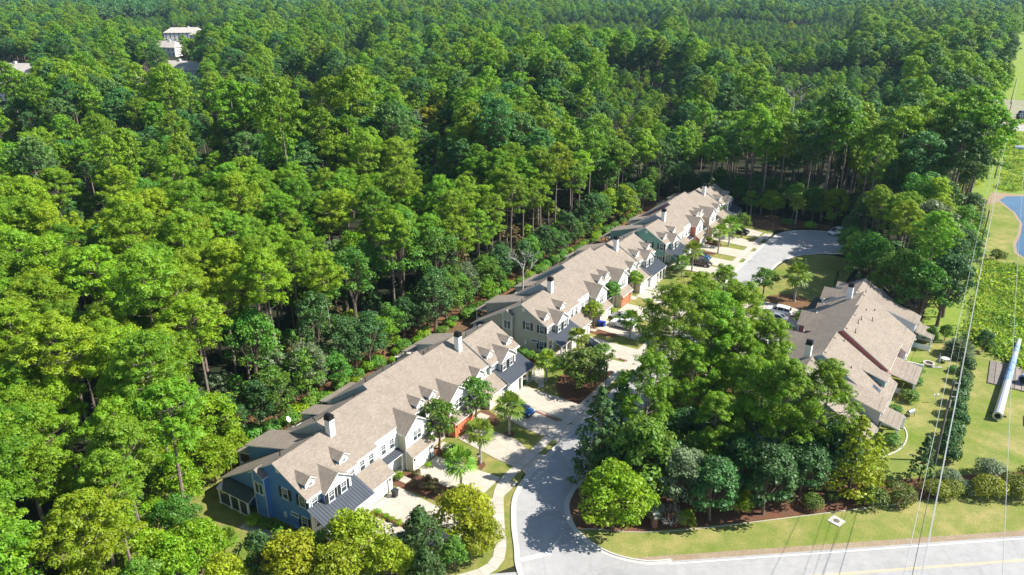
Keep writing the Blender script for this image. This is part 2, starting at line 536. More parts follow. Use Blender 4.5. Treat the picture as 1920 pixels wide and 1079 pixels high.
def doghouse(H, uc, mside, shut=None):
    """small attic dormer with a single square window"""
    wf = 4.15; hw = .74; ze = 6.72; zp = 7.28; z0 = 5.6
    b = MB()
    prof = [(uc - hw, z0), (uc - hw, ze), (uc, zp - .05), (uc + hw, ze), (uc + hw, z0)]
    b.prism([H.L(u, wf, z) for u, z in prof], Vector(H.L(0, -2.0, 0)), mside, mside, mside)
    b.prism([H.L(u, wf + .03, z) for u, z in prof], Vector(H.L(0, -.028, 0)), FRONTW)
    o = b.build('dormer', H.root)
    r = MB(); sl = (zp - ze) / hw
    for sgn in (-1, 1):
        ue = uc + sgn * (hw + .17); zeo = ze - sl * .17 + .07
        H.slab(r, [(uc, wf + .25, zp + .07), (uc, 1.8, zp + .07), (ue, (8.4 - zeo) / .585 - .1, zeo), (ue, wf + .25, zeo)], t=.1)
    r.build('roof', o)
    H.window(uc, wf + .035, 6.1, 'front', .45, .62, 1, lites=True, parent=o)
    return o

def chimney(H, u, w):
    zb = 8.4 - .585 * w - .9
    b = MB(); a = sorted((-H.sg * w, -H.sg * (w + .85)))
    b.box(u, u + .85, a[0], a[1], zb, 10.05, WHITE)
    o = b.build('chimney', H.root)
    c = MB(); a0, a1 = a[0] - .06, a[1] + .06
    c.box(u - .06, u + .91, a0, a1, 10.05, 10.18, TRIMD)
    n = 8; pts = []
    for i in range(n + 1):
        t = math.pi * i / n
        pts.append((u + .425 - .43 * math.cos(t), 10.45 + .33 * math.sin(t)))
    prof = [(u, 10.18)] + pts + [(u + .85, 10.18)]
    c.prism([(x, a0 + .05, z) for x, z in prof], (0, a1 - a0 - .1, 0), TRIMD)
    c.build('chimney_cap', o)

def metal_roof(H, u0, u1, w0, z0, w1, z1, name='porch_roof'):
    b = MB(); H.slab(b, [(u0, w0, z0), (u1, w0, z0), (u1, w1, z1), (u0, w1, z1)], METALROOF, .12, WHITE)
    o = b.build(name, H.root); o['label'] = 'grey standing seam metal roof'
    s = MB(); u = u0 + .25
    while u < u1 - .1:
        H.slab(s, [(u, w0, z0 + .05), (u + .045, w0, z0 + .05), (u + .045, w1 + .01, z1 + .05), (u, w1 + .01, z1 + .05)], METALROOF, .049, METALROOF)
        u += .42
    tag(s.build('seam', o), kind='stuff')
    return o

def post(H, u, w, z0, z1, r=.1):
    b = MB(); y = -H.sg * w
    b.box(u - r, u + r, y - r, y + r, z0, z1, WHITE)
    b.box(u - r - .05, u + r + .05, y - r - .05, y + r + .05, z0, z0 + .18, WHITE)
    b.box(u - r - .05, u + r + .05, y - r - .05, y + r + .05, z1 - .15, z1 - .002, WHITE)
    b.build('porch_post', H.root)

def vent(H, u, w, z, h=.75):
    b = MB(); y = -H.sg * w
    b.tube([(u, y, z - .2), (u, y, z + h)], .055, TRIMD, 7)
    b.tube([(u, y, z - .02), (u, y, z + .12)], [.16, .07], TRIMD, 8)
    b.build('vent_pipe', H.root)

def townhouse(label, origin, ang, sg, group, cols, gcols, wingcols, white_front=True):
    """cols: wall colours of the five roof sections; gcols garage doors; wingcols the two tall wings"""
    H = House(label, origin, ang, sg, group)
    M = [siding('siding_' + c, PAL[c]) for c in cols]
    GM = [mat('door_' + c, PAL[c], .5, .04) for c in gcols]
    WM = [siding('siding_' + c, PAL[c]) for c in wingcols]
    FR = FRONTW
    f = lambda w: 8.4 - .585 * w
    # ---------------- sections: (u0,u1, ridge w, ridge z, front eave w, front offset, rear eave w, rear eave z)
    sec = [(0.25, 8.2, 0, 8.4, 5.2, 0, -10.75, 2.05),
           (8.2, 17.5, -1.2, 9.1, None, 0, -10.9, 2.95),
           (17.5, 29.0, -2.05, 9.6, 4.45, 0, -9.5, 4.6),
           (29.0, 37.4, -1.3, 8.88, 4.75, -.28, -10.6, 2.95),
           (37.4, 45.25, 0, 8.4, 5.2, 0, -10.75, 2.05)]
    for i, (u0, u1, rw, rz, we, off, re, rez) in enumerate(sec):
        fw = 4.8 if we is None else we - .25
        zf = f(fw) + off - .2
        hh = .12
        prof = [(fw, 0), (fw, zf), (rw, rz - .2), (re + .35, rez - .02), (re + .35, 0)]
        if i in (1, 3):
            prof = [(fw, 0), (fw, zf), (rw, rz - .2), (re + .35, rez + .05), (re + .35, 0)]
        H.extr('wall', prof, u0 + .012, u1 - .012, M[i], label=None)
        # the street side of the upper walls, white lap siding
        H.box('front_wall', u0 + .06, u1 - .06, fw + .005, fw + .03, 0.02, zf + .02, FR)
        b = MB()
        a0 = u0 - .38 if i == 0 else u0 + .002
        a1 = u1 + .38 if i == 4 else u1 - .002
        if i == 1:
            H.slab(b, [(u0, rw, rz), (12.0, rw, rz), (12.0, 5.0, f(5.0)), (u0, 5.0, f(5.0))])
            H.slab(b, [(12.0, rw, rz), (a1, rw, rz), (a1, 4.45, f(4.45)), (12.0, 4.45, f(4.45))])
        else:
            H.slab(b, [(a0, rw, rz), (a1, rw, rz), (a1, we, f(we) + off), (a0, we, f(we) + off)])
        H.slab(b, [(a0, rw, rz), (a1, rw, rz), (a1, re, rez), (a0, re, rez)])
        # ridge cap
        b.tube([H.L(a0 + .02, rw, rz - .03), H.L(a1 - .02, rw, rz - .03)], .07, MATS['roof'], 6)
        b.build('roof', H.root)
        # low ridge vents just behind the ridge, with their dark slot
        rv = MB(); sl_ = (rz - rez) / (rw - re)
        x = a0 + .9
        while x < a1 - 1.5:
            x2 = min(x + 4.6, a1 - .9)
            H.slab(rv, [(x, rw - .06, rz + .07), (x2, rw - .06, rz + .07), (x2, rw - .40, rz - .34 * sl_ + .10), (x, rw - .40, rz - .34 * sl_ + .10)], MATS['roof'], .075, TRIMD)
            x = x2 + 1.3
        rv.build('ridge_vent', H.root)
    # ridge transition between the first and second section
    # ---------------- rear sheds
    for (u0, u1, mm, tip, e) in ((4.4, 8.75, M[0], -2.8, -10.9), (38.3, 42.9, M[4], -2.8, -10.4)):
        zt = 7.1 + .29 * (tip + 1.5); ze = 7.1 + .29 * (e + 1.5)
        H.extr('shed_dormer', [(tip + .2, zt - .5), (tip + .2, zt - .15), (e + .35, ze - .12), (e + .35, 0.05), (tip + .2, 0.05)], u0 + .25, u1 - .2, mm)
        b = MB(); H.slab(b, [(u0, tip + 1.0, zt + .29), (u1, tip + 1.0, zt + .29), (u1, e, ze), (u0, e, ze)], t=.15)
        b.build('shed_roof', H.root)
        H.window((u0 + u1) / 2, e + .34, 3.0, 'rear', 1.7, 1.1, 2)
    # small rear gable near the middle of the second section
    H.extr('shed_dormer', [(-6.0, 5.4), (-9.6, 4.75), (-9.6, 3.0), (-6.0, 5.0)], 13.2, 15.6, M[1])
    b = MB(); H.slab(b, [(13.0, -5.6, 6.15), (15.8, -5.6, 6.15), (15.8, -9.9, 4.9), (13.0, -9.9, 4.9)], t=.14); b.build('shed_roof', H.root)
    b = MB(); b.prism([H.L(10.9, -8.3, 4.66), H.L(11.8, -8.3, 4.66), H.L(11.8, -9.4, 3.96), H.L(10.9, -9.4, 3.96)], (0, 0, -.1), GLASS, WHITE); b.build('skylight', H.root)
    # rear porches
    for (u0, u1, wb, top) in ((4.6, 9.2, -10.4, 3.15), (19.6, 26.2, -9.1, 3.35), (38.4, 42.8, -10.3, 3.15)):
        b = MB(); H.slab(b, [(u0, wb, top), (u1, wb, top), (u1, -13.2, 2.45), (u0, -13.2, 2.45)], t=.14)
        b.build('porch_roof', H.root)
        for u in (u0 + .3, (u0 + u1) / 2, u1 - .3): post(H, u, -12.9, 0, 2.33, .09)
        for u in (u0 + .3, u1 - .3):
            H.box('porch_screen', u - .03, u + .03, -12.8, wb, 0.1, 1.0, WHITE)
        H.box('patio_door', u0 + 1.0, u0 + 2.8, wb + .42 - .06 if wb < -10 else -9.2, wb + .38 if wb < -10 else -9.15, .1, 2.1, GLASS)
    H.box('privacy_wall', 9.6, 9.75, -13.4, -10.6, 0, 1.9, WHITE)
    H.box('privacy_wall', 28.4, 28.55, -13.2, -9.2, 0, 1.9, WHITE)
    H.window(30.5, -10.24, .9, 'rear', 1.6, 1.2, 2); H.window(34.8, -10.24, .9, 'rear', 1.6, 1.2, 2)
    H.window(21.5, -9.14, 3.2, 'rear', 1.4, .95, 2); H.window(25.5, -9.14, 3.2, 'rear', 1.4, .95, 2)
    # ---------------- end walls: near end details
    for end in (0, 1):
        fac = 'near' if end == 0 else 'far'
        ue = .25 if end == 0 else 45.25
        sn = -1 if end == 0 else 1
        mm = M[0] if end == 0 else M[4]
        ux = ue - .002 * 0 + sn * .001
        H.window(ux, 1.2, 3.78, fac, .85, 1.4, 1, SHUT)
        H.window(ux, 4.0, 3.78, fac, .85, 1.4, 1, SHUT)
        H.window(ux, 4.0, .7, fac, .85, 1.55, 1, SHUT)
        H.window(ux, 2.5, 1.9, fac, 1.15, .32, 1, lites=False)
        b = MB(); y = -sg * .3; b.box(min(ux, ux + sn * .05), max(ux, ux + sn * .05), y - .25, y + .25, 7.0, 7.6, WHITE)
        b.build('gable_vent', H.root)
        # projecting bay with a little gable
        b0, b1 = sorted((ue + sn * .55, ue - sn * .05))
        ym = -sg * -2.65
        bb = MB()
        bb.prism([(b0, ym - .95, 0), (b0, ym - .95, 6.0), (b0, ym, 6.72), (b0, ym + .95, 6.0), (b0, ym + .95, 0)], (b1 - b0, 0, 0), mm)
        uo = ue + sn * .55
        for yy in (ym - .95, ym + .95):
            bb.box(min(uo, uo + sn * .03), max(uo, uo + sn * .03), yy - .06, yy + .06, 0, 6.0, WHITE)
        bay = bb.build('bay', H.root)
        rb = MB()
        q0, q1 = sorted((ue + sn * .95, ue - sn * .3))
        for k in (-1, 1):
            rb.prism([(q0, ym, 6.9), (q1, ym, 6.9), (q1, ym + k * 1.25, 5.93), (q0, ym + k * 1.25, 5.93)], (0, 0, -.12), MATS['roof'], WHITE, WHITE)
        rb.build('roof', bay)
        H.window(uo + sn * .002, -2.65, 3.3, fac, 1.3, 1.45, 2, lites=False)
        # side porch under a lean-to roof
        b = MB()
        H.slab(b, [(ue, -9.5, 2.85), (ue, -3.7, 2.85), (ue + sn * 1.75, -3.55, 2.2), (ue + sn * 1.75, -9.3, 2.2)], METALROOF, t=.13)
        b.build('porch_roof', H.root)
        for w in (-9.0, -7.0, -5.4, -3.9): post(H, ue + sn * 1.6, w, 0, 2.1, .1)
        for w0, w1 in ((-8.9, -7.1), (-6.9, -5.5), (-5.3, -4.0)):
            H.box('porch_screen', ue + sn * 1.6 - .02, ue + sn * 1.6 + .02, w0, w1, .12, 2.0, GLASS)
            H.box('porch_rail', ue + sn * 1.6 - .04, ue + sn * 1.6 + .04, w0, w1, .0, .12, WHITE)
        for w in (-8.0, -6.2): H.window(ue + sn * .001, w, .15, fac, 1.4, 1.9, 2, lites=False)
        if end == 0:
            H.box('meter_box', ue - .14, ue, .6, 1.0, 1.0, 1.7, WHITE)
    # ---------------- street side: upper floor bays
    gable_unit(H, 'gable_bay', 2.1, 6.2, 5.75, 3.0, 3.3, 5.25, 6.72, M[0], FR, 2.6)
    gable_unit(H, 'gable_bay', 39.3, 43.4, 5.75, 3.0, 3.3, 5.25, 6.72, M[4], FR, 2.6)
    for uu in (2.95, 4.95, 40.15, 42.15):
        H.window(uu, 5.785, 3.62, 'front', .8, 1.35, 1, SHUT if True else None)
    gable_unit(H, 'wing', 16.0, 20.4, 6.15, 3.8, 0.0, 5.42, 7.0, WM[0], FR, 2.0)
    gable_unit(H, 'wing', 25.3, 29.7, 6.15, 3.8, 0.0, 5.42, 7.0, WM[1], FR, 2.0)
    for uu in (18.2, 27.5):
        H.window(uu, 6.185, 3.55, 'front', 1.5, 1.4, 2)
        for k in (-1.15, 1.15): H.put('shutter', shutter_mesh(1.4, WHITE), uu + k, 6.185, 3.55, 'front')
    # little gablet over the fourth section
    gable_unit(H, 'gablet', 33.2, 35.4, 5.1, 3.6, 3.4, 5.35, 6.2, M[3], FR, 3.3)
    for uc, mm in ((1.45, M[0]), (6.9, M[0]), (21.6, M[2]), (24.3, M[2]), (38.6, M[4]), (44.1, M[4])):
        doghouse(H, uc, mm)
    for uu, ww in ((1.05, 4.985), (7.25, 4.985)):
        H.window(uu, ww, 3.7, 'front', .75, 1.3, 1)
    for uu in (9.2, 10.8): H.window(uu, 4.835, 3.6, 'front', .8, 1.4, 1)
    for uu in (13.1, 14.7): H.window(uu, 4.835, 3.6, 'front', .8, 1.4, 1)
    for uu in (22.0, 24.0): H.window(uu, 4.235, 3.7, 'front', .8, 1.3, 1)
    for uu in (30.6, 32.2, 36.2): H.window(uu, 4.535, 3.6, 'front', .8, 1.3, 1)
    H.window(34.3, 5.135, 3.6, 'front', .8, 1.3, 1)
    for uu, ww in ((38.2, 4.985), (44.5, 4.985)): H.window(uu, ww, 3.7, 'front', .75, 1.3, 1)
    # garages: low shingled lean-to in front
    for k, (g0, g1, wt, zt, wm) in enumerate(((7.75, 11.9, 5.0, 3.75, M[0]), (16.0, 20.4, 6.18, 3.15, WM[0]), (25.3, 29.7, 6.18, 3.15, WM[1]), (34.0, 38.3, 5.0, 3.75, M[3]))):
        H.extr('garage', [(wt - .6, 0), (wt - .6, zt + .15), (wt, zt - .15), (7.15, 2.32), (7.15, 0)], g0 + .02, g1 - .02, wm)
        H.box('front_wall', g0 + .03, g1 - .03, 7.155, 7.175, .02, 2.33, FR if gcols[k] != 'coral' else GM[k])
        b = MB(); H.slab(b, [(g0 - .25, wt + .02, zt + .08), (g1 + .25, wt + .02, zt + .08), (g1 + .25, 7.5, 2.4), (g0 - .25, 7.5, 2.4)], t=.13)
        b.build('garage_roof', H.root)
        c = (g0 + g1) / 2 - .35
        H.put('garage_door', garage_mesh(2.7, 2.05, GM[k]), c, 7.18, .02, 'front', label=None if gcols[k] != 'coral' else 'coral painted garage door')
        for uu in (g0 + .28, g1 - .5): H.box('lantern', uu - .07, uu + .07, 7.18, 7.32, 1.65, 1.95, TRIMD)
        H.box('door_trim', g1 - .95, g1 - .8, 7.18, 7.22, .02, 2.2, SHUT)
    # end units: metal porch roofs, single garage and porch
    metal_roof(H, -.15, 7.7, 4.98, 4.0, 8.15, 2.55)
    metal_roof(H, 38.35, 45.7, 4.98, 4.0, 8.15, 2.55)
    DM = mat('door_aqua', (.22, .46, .48), .4, .05)
    for q in (0, 1):
        if q == 0:
            x0, x1, gx, pu = 4.2, 7.72, 5.9, (0.2, 1.9, 3.9)
            ex = 3.0
        else:
            x0, x1, gx, pu = 38.32, 41.6, 39.9, (42.0, 43.7, 45.3)
            ex = 43.2
        H.extr('garage', [(4.97, 0), (4.97, 3.8), (7.6, 2.62), (7.6, 0)], x0, x1, M[0] if q == 0 else M[4])
        H.box('front_wall', x0 + .03, x1 - .03, 7.605, 7.63, .02, 2.58, FR)
        H.put('garage_door', garage_mesh(2.5, 2.1, GM[0]), gx, 7.635, .02, 'front')
        for u in pu: post(H, u, 7.85, 0, 2.6, .11)
        H.box('entry_door', ex - .5, ex + .5, 4.985, 5.03, .05, 2.15, DM)
        H.window(ex - 1.6 if q == 0 else ex + 1.6, 4.99, .8, 'front', .9, 1.3, 1)
        H.box('porch_floor', min(pu[0], x0) if q == 0 else x1, x0 if q == 0 else 45.4, 5.0, 8.0, 0.0, .12, CONC)
    # the entries between the garages: black metal stoop roofs
    for (u0, u1, wf) in ((12.3, 15.9, 4.2), (21.0, 24.9, 4.2), (30.0, 33.7, 4.45)):
        b = MB(); H.slab(b, [(u0, wf, 3.35), (u1, wf, 3.35), (u1, 5.9, 2.7), (u0, 5.9, 2.7)], METALROOF, .12, WHITE)
        o = b.build('stoop_roof', H.root)
        s2 = MB(); u = u0 + .2
        while u < u1 - .1:
            H.slab(s2, [(u, wf, 3.4), (u + .045, wf, 3.4), (u + .045, 5.91, 2.75), (u, 5.91, 2.75)], METALROOF, .049, METALROOF); u += .42
        tag(s2.build('seam', o), kind='stuff')
        post(H, u0 + .2, 5.7, 0, 2.6, .09); post(H, u1 - .25, 5.7, 0, 2.6, .09)
        H.box('entry_door', u0 + .6, u0 + 1.55, wf + .1, wf + .16, .1, 2.2, SHUT)
        H.box('porch_floor', u0, u1, wf, 5.85, 0.0, .1, CONC)
        H.window(u1 - 1.0, wf + .095 + .02, .8, 'front', .9, 1.3, 1)
    chimney(H, 8.0, .35); chimney(H, 35.0, .2)
    # plumbing vents on the rear slopes
    for (u, w) in ((2.2, -1.3), (9.3, -2.8), (11.0, -5.0), (16.3, -2.6), (19.5, -3.5), (22.8, -3.2), (24.8, -3.3), (27.4, -4.6), (31.5, -2.9), (33.8, -3.9), (40.0, -1.2), (43.5, -1.4)):
        i = [k for k in range(5) if sec[k][0] <= u < sec[k][1]][0]
        _, _, rw, rz, _, _, re, rez = sec[i]
        z = rz + (rez - rz) * (w - rw) / (re - rw)
        vent(H, u, w, z, .35 if i % 2 else .7)
    # gutters along the front eaves
    for (u0, u1, w, off) in ((-.3, 8.15, 5.26, 0), (8.3, 11.95, 5.06, 0), (12.05, 15.9, 4.5, 0), (20.6, 25.1, 4.5, 0), (29.9, 33.0, 4.8, -.28), (35.6, 37.3, 4.8, -.28), (37.5, 45.6, 5.26, 0)):
        z = f(w) + off
        H.box('gutter', u0, u1, w - .03, w + .1, z - .16, z - .02, WHITE)
    return H

PAL = dict(blue=(.12, .27, .60), cream=(.62, .57, .40), yellow=(.60, .54, .33), white=(.74, .73, .69), greyteal=(.30, .36, .37), taupe=(.43, .40, .32),
           grey=(.45, .45, .42), teal=(.20, .33, .34), coral=(.60, .17, .085), green=(.21, .38, .30), beige=(.55, .45, .30), mauve=(.36, .16, .17),
           pgrey=(.50, .52, .53), redstripe=(.42, .12, .10))
G_H = 'townhouse buildings along the cul-de-sac'
def at_local(ox, oy): return (ox, oy, 0)
HA = townhouse('front townhouse row, its near end wall painted blue, brown shingle roof', (-27.42, 72.51, 0), 58, 1, G_H,
          ['blue', 'grey', 'greyteal', 'cream', 'greyteal'], ['white', 'white', 'coral', 'cream'], ['yellow', 'coral'])
HB = townhouse('middle townhouse row, its near end wall taupe grey', (1.59, 117.88, 0), 57.1, 1, G_H,
          ['taupe', 'grey', 'greyteal', 'cream', 'pgrey'], ['white', 'cream', 'coral', 'white'], ['beige', 'yellow'])
HC = townhouse('farthest townhouse row, its near end wall sage green, with a coral wing', (29.56, 160.33, 0), 57, 1, G_H,
          ['green', 'grey', 'mauve', 'beige', 'pgrey'], ['white', 'white', 'cream', 'cream'], ['coral', 'beige'])
HD = townhouse('right townhouse row seen from behind, tan roof with a red wall stripe', (39.5, 92.1, 0), 55.7, -1, G_H,
          ['grey', 'teal', 'redstripe', 'pgrey', 'pgrey'], ['white', 'white', 'coral', 'cream'], ['grey', 'redstripe'])
# ------------------------------------------------------------------ ground, street, paving
def sheet(name, pts, z, m, label=None, kind='structure', parent=None, uvfree=True):
    b = MB(); b.face([(p.x, p.y, z) for p in pts], m)
    o = b.build(name, parent)
    o.data.polygons[0].use_smooth = False
    if kind: tag(o, label, kind=kind)
    return o

def tri_sheet(name, pts, z, m, **kw):
    """concave outline: fill with bmesh"""
    import bmesh
    bm = bmesh.new()
    vs = [bm.verts.new((p.x, p.y, z)) for p in pts]
    f = bm.faces.new(vs)
    bmesh.ops.triangulate(bm, faces=[f])
    bm.normal_update()
    for f in bm.faces:
        if f.normal.z < 0: f.normal_flip()
    me = bpy.data.meshes.new(name); bm.to_mesh(me); bm.free()
    me.materials.append(m)
    o = obj(name, me)
    return tag(o, kind='structure')

def SS(*pts): return [S(*p) for p in pts]

GRAVEL = ground_mat('worn_ground', ((.24, .23, .16), (.30, .27, .20), (.16, .19, .08)), (.08, .5, 4), .4)
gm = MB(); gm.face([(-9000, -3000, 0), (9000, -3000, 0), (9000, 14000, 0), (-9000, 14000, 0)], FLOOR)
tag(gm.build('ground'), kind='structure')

# yards
tri_sheet('yard_lawn', SS((-52, -38), (-30, -38.5), (118, -38.5), (118, -12), (112, 0), (-12, 0), (-18, 3), (-24, 9), (-48, -4), (-56, -16)), .004, LAWN)
tri_sheet('rear_yard_mulch', SS((-34, -48), (124, -48), (124, -29.2), (-32, -29.2)), .008, STRAW)
tri_sheet('wood_floor', SS((-16, 7.4), (66, 7.4), (66, 13), (50, 20), (10, 22), (10, 36.5), (4, 37.4), (-5.2, 27.2), (-13.6, 17.2), (-17.5, 10.5)), .008, STRAW)
tri_sheet('culdesac_lawn', SS((58, 7.4), (83, 7.4), (87, 8), (92, 9.2), (96, 12), (98, 16), (97, 22), (60, 22)), .012, LAWN)
tri_sheet('side_lawn', SS((-17.5, 10), (-13.6, 17.2), (-5.2, 27.2), (4.2, 37.4), (6, 36), (64, 36), (62, 66), (30, 70), (-6, 56), (-14, 40), (-18.7, 16)), .016, LAWN2)
tri_sheet('back_field', SS((64, 38), (112, 37.5), (110, 90), (58, 90)), .008, FIELD)
tri_sheet('mown_bank', SS((110, 37), (172, 37), (176, 47), (176, 90), (109, 90)), .012, LAWN2)
tri_sheet('far_field', SS((172, 36.5), (300, 36), (302, 130), (178, 120)), .008, FIELD)
tri_sheet('bare_bank', SS((166, 44), (182, 44.4), (186, 60), (174, 49.5)), .016, DIRT)
tri_sheet('parking_ground', SS((325, 36), (400, 36), (400, 110), (325, 110)), .008, GRAVEL)
tri_sheet('corridor_grass', SS((400, 36), (1020, 34), (1020, 110), (400, 110)), .008, FIELD)
tri_sheet('mulch_bed', SS((-17, 10.6), (-13.8, 17.1), (-5.2, 27.0), (4.2, 37.2), (15, 49.0), (22, 58), (27, 58), (17, 45.5), (8, 34.5), (-2, 22), (-9, 10)), .03, MULCH)

# pond
WATER = mat('pond_water', (.035, .085, .14), .08, .25, .15, spec=.6)
tri_sheet('pond', SS((179, 48.4), (173, 46.9), (166, 49.2), (160.8, 51.0), (150, 52.8), (139.7, 52.6), (130, 51.8), (122.9, 52.2), (119.7, 53.8), (117, 60), (118, 76), (182, 78), (184, 56)), .02, WATER)
b = MB()
path = SS((184, 55.5), (179, 48.1), (173, 46.6), (166, 48.9), (160.8, 50.7), (150, 52.5), (139.7, 52.3), (130, 51.5), (122.9, 51.9), (119.4, 53.6), (116.7, 60))
def strip(b, path, half, z, m, h=0.0, off=0.0):
    """flat band (or raised kerb when h > 0) along a path"""
    n = len(path); L = []; Rr = []
    for i, p in enumerate(path):
        t = (path[min(i + 1, n - 1)] - path[max(i - 1, 0)]); t.z = 0; t.normalize()
        nr = Vector((t.y, -t.x, 0))
        L.append(p + nr * (off - half)); Rr.append(p + nr * (off + half))
    for i in range(n - 1):
        q = [L[i], Rr[i], Rr[i + 1], L[i + 1]]
        top = [(a.x, a.y, z) for a in q]
        if h: b.prism([Vector(a) for a in top], (0, 0, -h), m)
        else: b.face(top, m)
strip(b, path, .35, .026, DIRT)
tag(b.build('pond_edge'), kind='structure')

# street: smooth the outline with a Catmull-Rom pass
def smooth(pts, n=5):
    out = []
    P = [pts[0]] + list(pts) + [pts[-1]]
    for i in range(1, len(P) - 2):
        p0, p1, p2, p3 = P[i - 1], P[i], P[i + 1], P[i + 2]
        for k in range(n):
            t = k / n
            out.append(tuple(.5 * ((2 * b_) + (-a_ + c_) * t + (2 * a_ - 5 * b_ + 4 * c_ - d_) * t * t + (-a_ + 3 * b_ - 3 * c_ + d_) * t ** 3)
                             for a_, b_, c_, d_ in zip(p0, p1, p2, p3)))
    out.append(tuple(pts[-1]))
    return out
left = smooth([(-30, 12), (-27.6, 9.9), (-25.6, 8.0), (-23.6, 6.6), (-20.3, 4.1), (-16.35, 1.75), (-12.5, .85), (-8, .62), (20, .6), (70, .6), (91, .65), (100, .95), (107.3, 1.9), (111.8, 4.6), (114.6, 9), (115.3, 13), (113.5, 18), (108.5, 20.5), (103, 19.6), (99.8, 17), (97.4, 13.2), (93, 9.2), (87, 7.2), (81, 6.75), (70, 6.7), (20, 6.7), (-10.9, 6.86)])
right = smooth([(-10.9, 6.86), (-13.4, 7.36), (-15.1, 8.3), (-16.9, 9.9), (-18.0, 11.6), (-18.85, 14.3), (-18.85, 17), (-17.9, 20), (-16.2, 22.2)])
tri_sheet('street', SS(*(left + right[1:]), (-20, 26), (-24, 22), (-36, 12), (-36, 8)), .012, ASPH)
# main road
MN = Vector((17.71, 65.96, 0)); md = Vector((math.cos(R(5.6)), math.sin(R(5.6)), 0)); mn = Vector((md.y, -md.x, 0))
def MR(a, c, z=0): p = MN + md * a + mn * c; return Vector((p.x, p.y, z))
sheet('main_road', [MR(-70, -.1), MR(180, -.1), MR(180, 8.2), MR(-70, 8.2)], .020, ASPH)
sheet('road_shoulder', [MR(-4, -1.0), MR(180, -.9), MR(180, .0), MR(-4, .0)], .018, DIRT)
sheet('far_verge', [MR(-80, 8.1), MR(180, 8.1), MR(180, 40), MR(-80, 40)], .010, LAWN)
sheet('edge_line', [MR(-.5, .28), MR(180, .28), MR(180, .38), MR(-.5, .38)], .026, PAINTW)
for c in (3.45, 3.66):
    sheet('centre_line', [MR(-70, c), MR(180, c), MR(180, c + .08), MR(-70, c + .08)], .026, PAINTY)
p0 = S(-25.02, 7.97); p1 = S(-22.3, 10.2); dd = (p1 - p0).normalized(); nn_ = Vector((dd.y, -dd.x, 0)) * .28
sheet('stop_line', [p0 + nn_, p1 + nn_, p1 - nn_, p0 - nn_], .026, PAINTW)
# far road
sheet('far_road', SS((300, 40), (316, 40), (322, 140), (306, 140)), .012, ASPH)
sheet('far_road_shoulder', SS((316, 40), (326, 40), (332, 140), (322, 140)), .013, DIRT)

# kerbs with gutters
b = MB()
lk = [S(*p) for p in left if p[0] > -31]
strip(b, lk, .09, .125, KERBM, .125, off=-.30)
strip(b, lk, .25, .03, KERBM, 0, off=-.0)
tag(b.build('kerb'), kind='structure')
b = MB()
rk = [S(*p) for p in right]
strip(b, rk, .09, .125, KERBM, .125, off=-.30 * -1 if False else -.30)
strip(b, rk, .25, .03, KERBM)
tag(b.build('kerb'), kind='structure')

# sidewalk slabs
side = smooth([(-31.5, 3.6), (-28.6, 5.6), (-26.3, 5.75), (-24.2, 4.7), (-21.5, 2.7), (-19.2, 1.1), (-17.3, -.2), (-14.5, -1.3), (-11, -1.45), (0, -1.45), (50, -1.45), (90, -1.45), (98, -1.4), (106, -.8)], 8)
sp = [S(*p) for p in side]
# resample every 1.5 m
acc = [sp[0]]; rest = 1.52
for a, c in zip(sp[:-1], sp[1:]):
    seg = (c - a).length; pos = 0
    while seg - pos >= rest:
        pos += rest; acc.append(a + (c - a) * (pos / seg)); rest = 1.52
    rest -= (seg - pos)
walk = empty('sidewalk', S(0, -1.45), kind='structure')
def slab_obj(name, q, z, t, m, parent, gap=.018):
    c = sum(q, Vector()) / len(q)
    pts = []
    for p in q:
        d = (c - p); L_ = d.length
        pts.append(p + d * (gap / L_))
    b = MB(); b.prism([Vector((p.x - c.x, p.y - c.y, z)) for p in pts], (0, 0, -t), m)
    o = b.build(name)
    o.location = (c.x, c.y, 0)
    if parent:
        o.parent = parent; o.matrix_parent_inverse = Matrix.Translation(-parent.location)
    return o
n = len(acc)
for i in range(n - 1):
    def nr(k):
        t = acc[min(k + 1, n - 1)] - acc[max(k - 1, 0)]; t.normalize(); return Vector((t.y, -t.x, 0))
    a, c = acc[i], acc[i + 1]; na, nc = nr(i) * .68, nr(i + 1) * .68
    slab_obj('slab', [a - na, a + na, c + nc, c - nc], .062, .06, SIDEW, walk)

def driveway(rows, label=None, nx=2, ny=4):
    """rows: list of ((s,d) left, (s,d) right) from garage to street; each cell is a slab"""
    r = empty('driveway', S(*rows[0][0]), kind='structure')
    for k in range(len(rows) - 1):
        (a, b_), (c, d_) = rows[k], rows[k + 1]
        A, B_, C_, D_ = S(*a), S(*b_), S(*c), S(*d_)
        seg = ((A - C_).length + (B_ - D_).length) / 2
        m_ = max(1, round(seg / 2.9)); w_ = max((A - B_).length, (C_ - D_).length); k_ = max(1, round(w_ / 2.9))
        for i in range(m_):
            for j in range(k_):
                def P_(x, y):
                    return (A * (1 - x) + B_ * x) * (1 - y) + (C_ * (1 - x) + D_ * x) * y
                slab_obj('slab', [P_(j / k_, i / m_), P_((j + 1) / k_, i / m_), P_((j + 1) / k_, (i + 1) / m_), P_(j / k_, (i + 1) / m_)], .048, .045, CONC, r, .012)
    return r
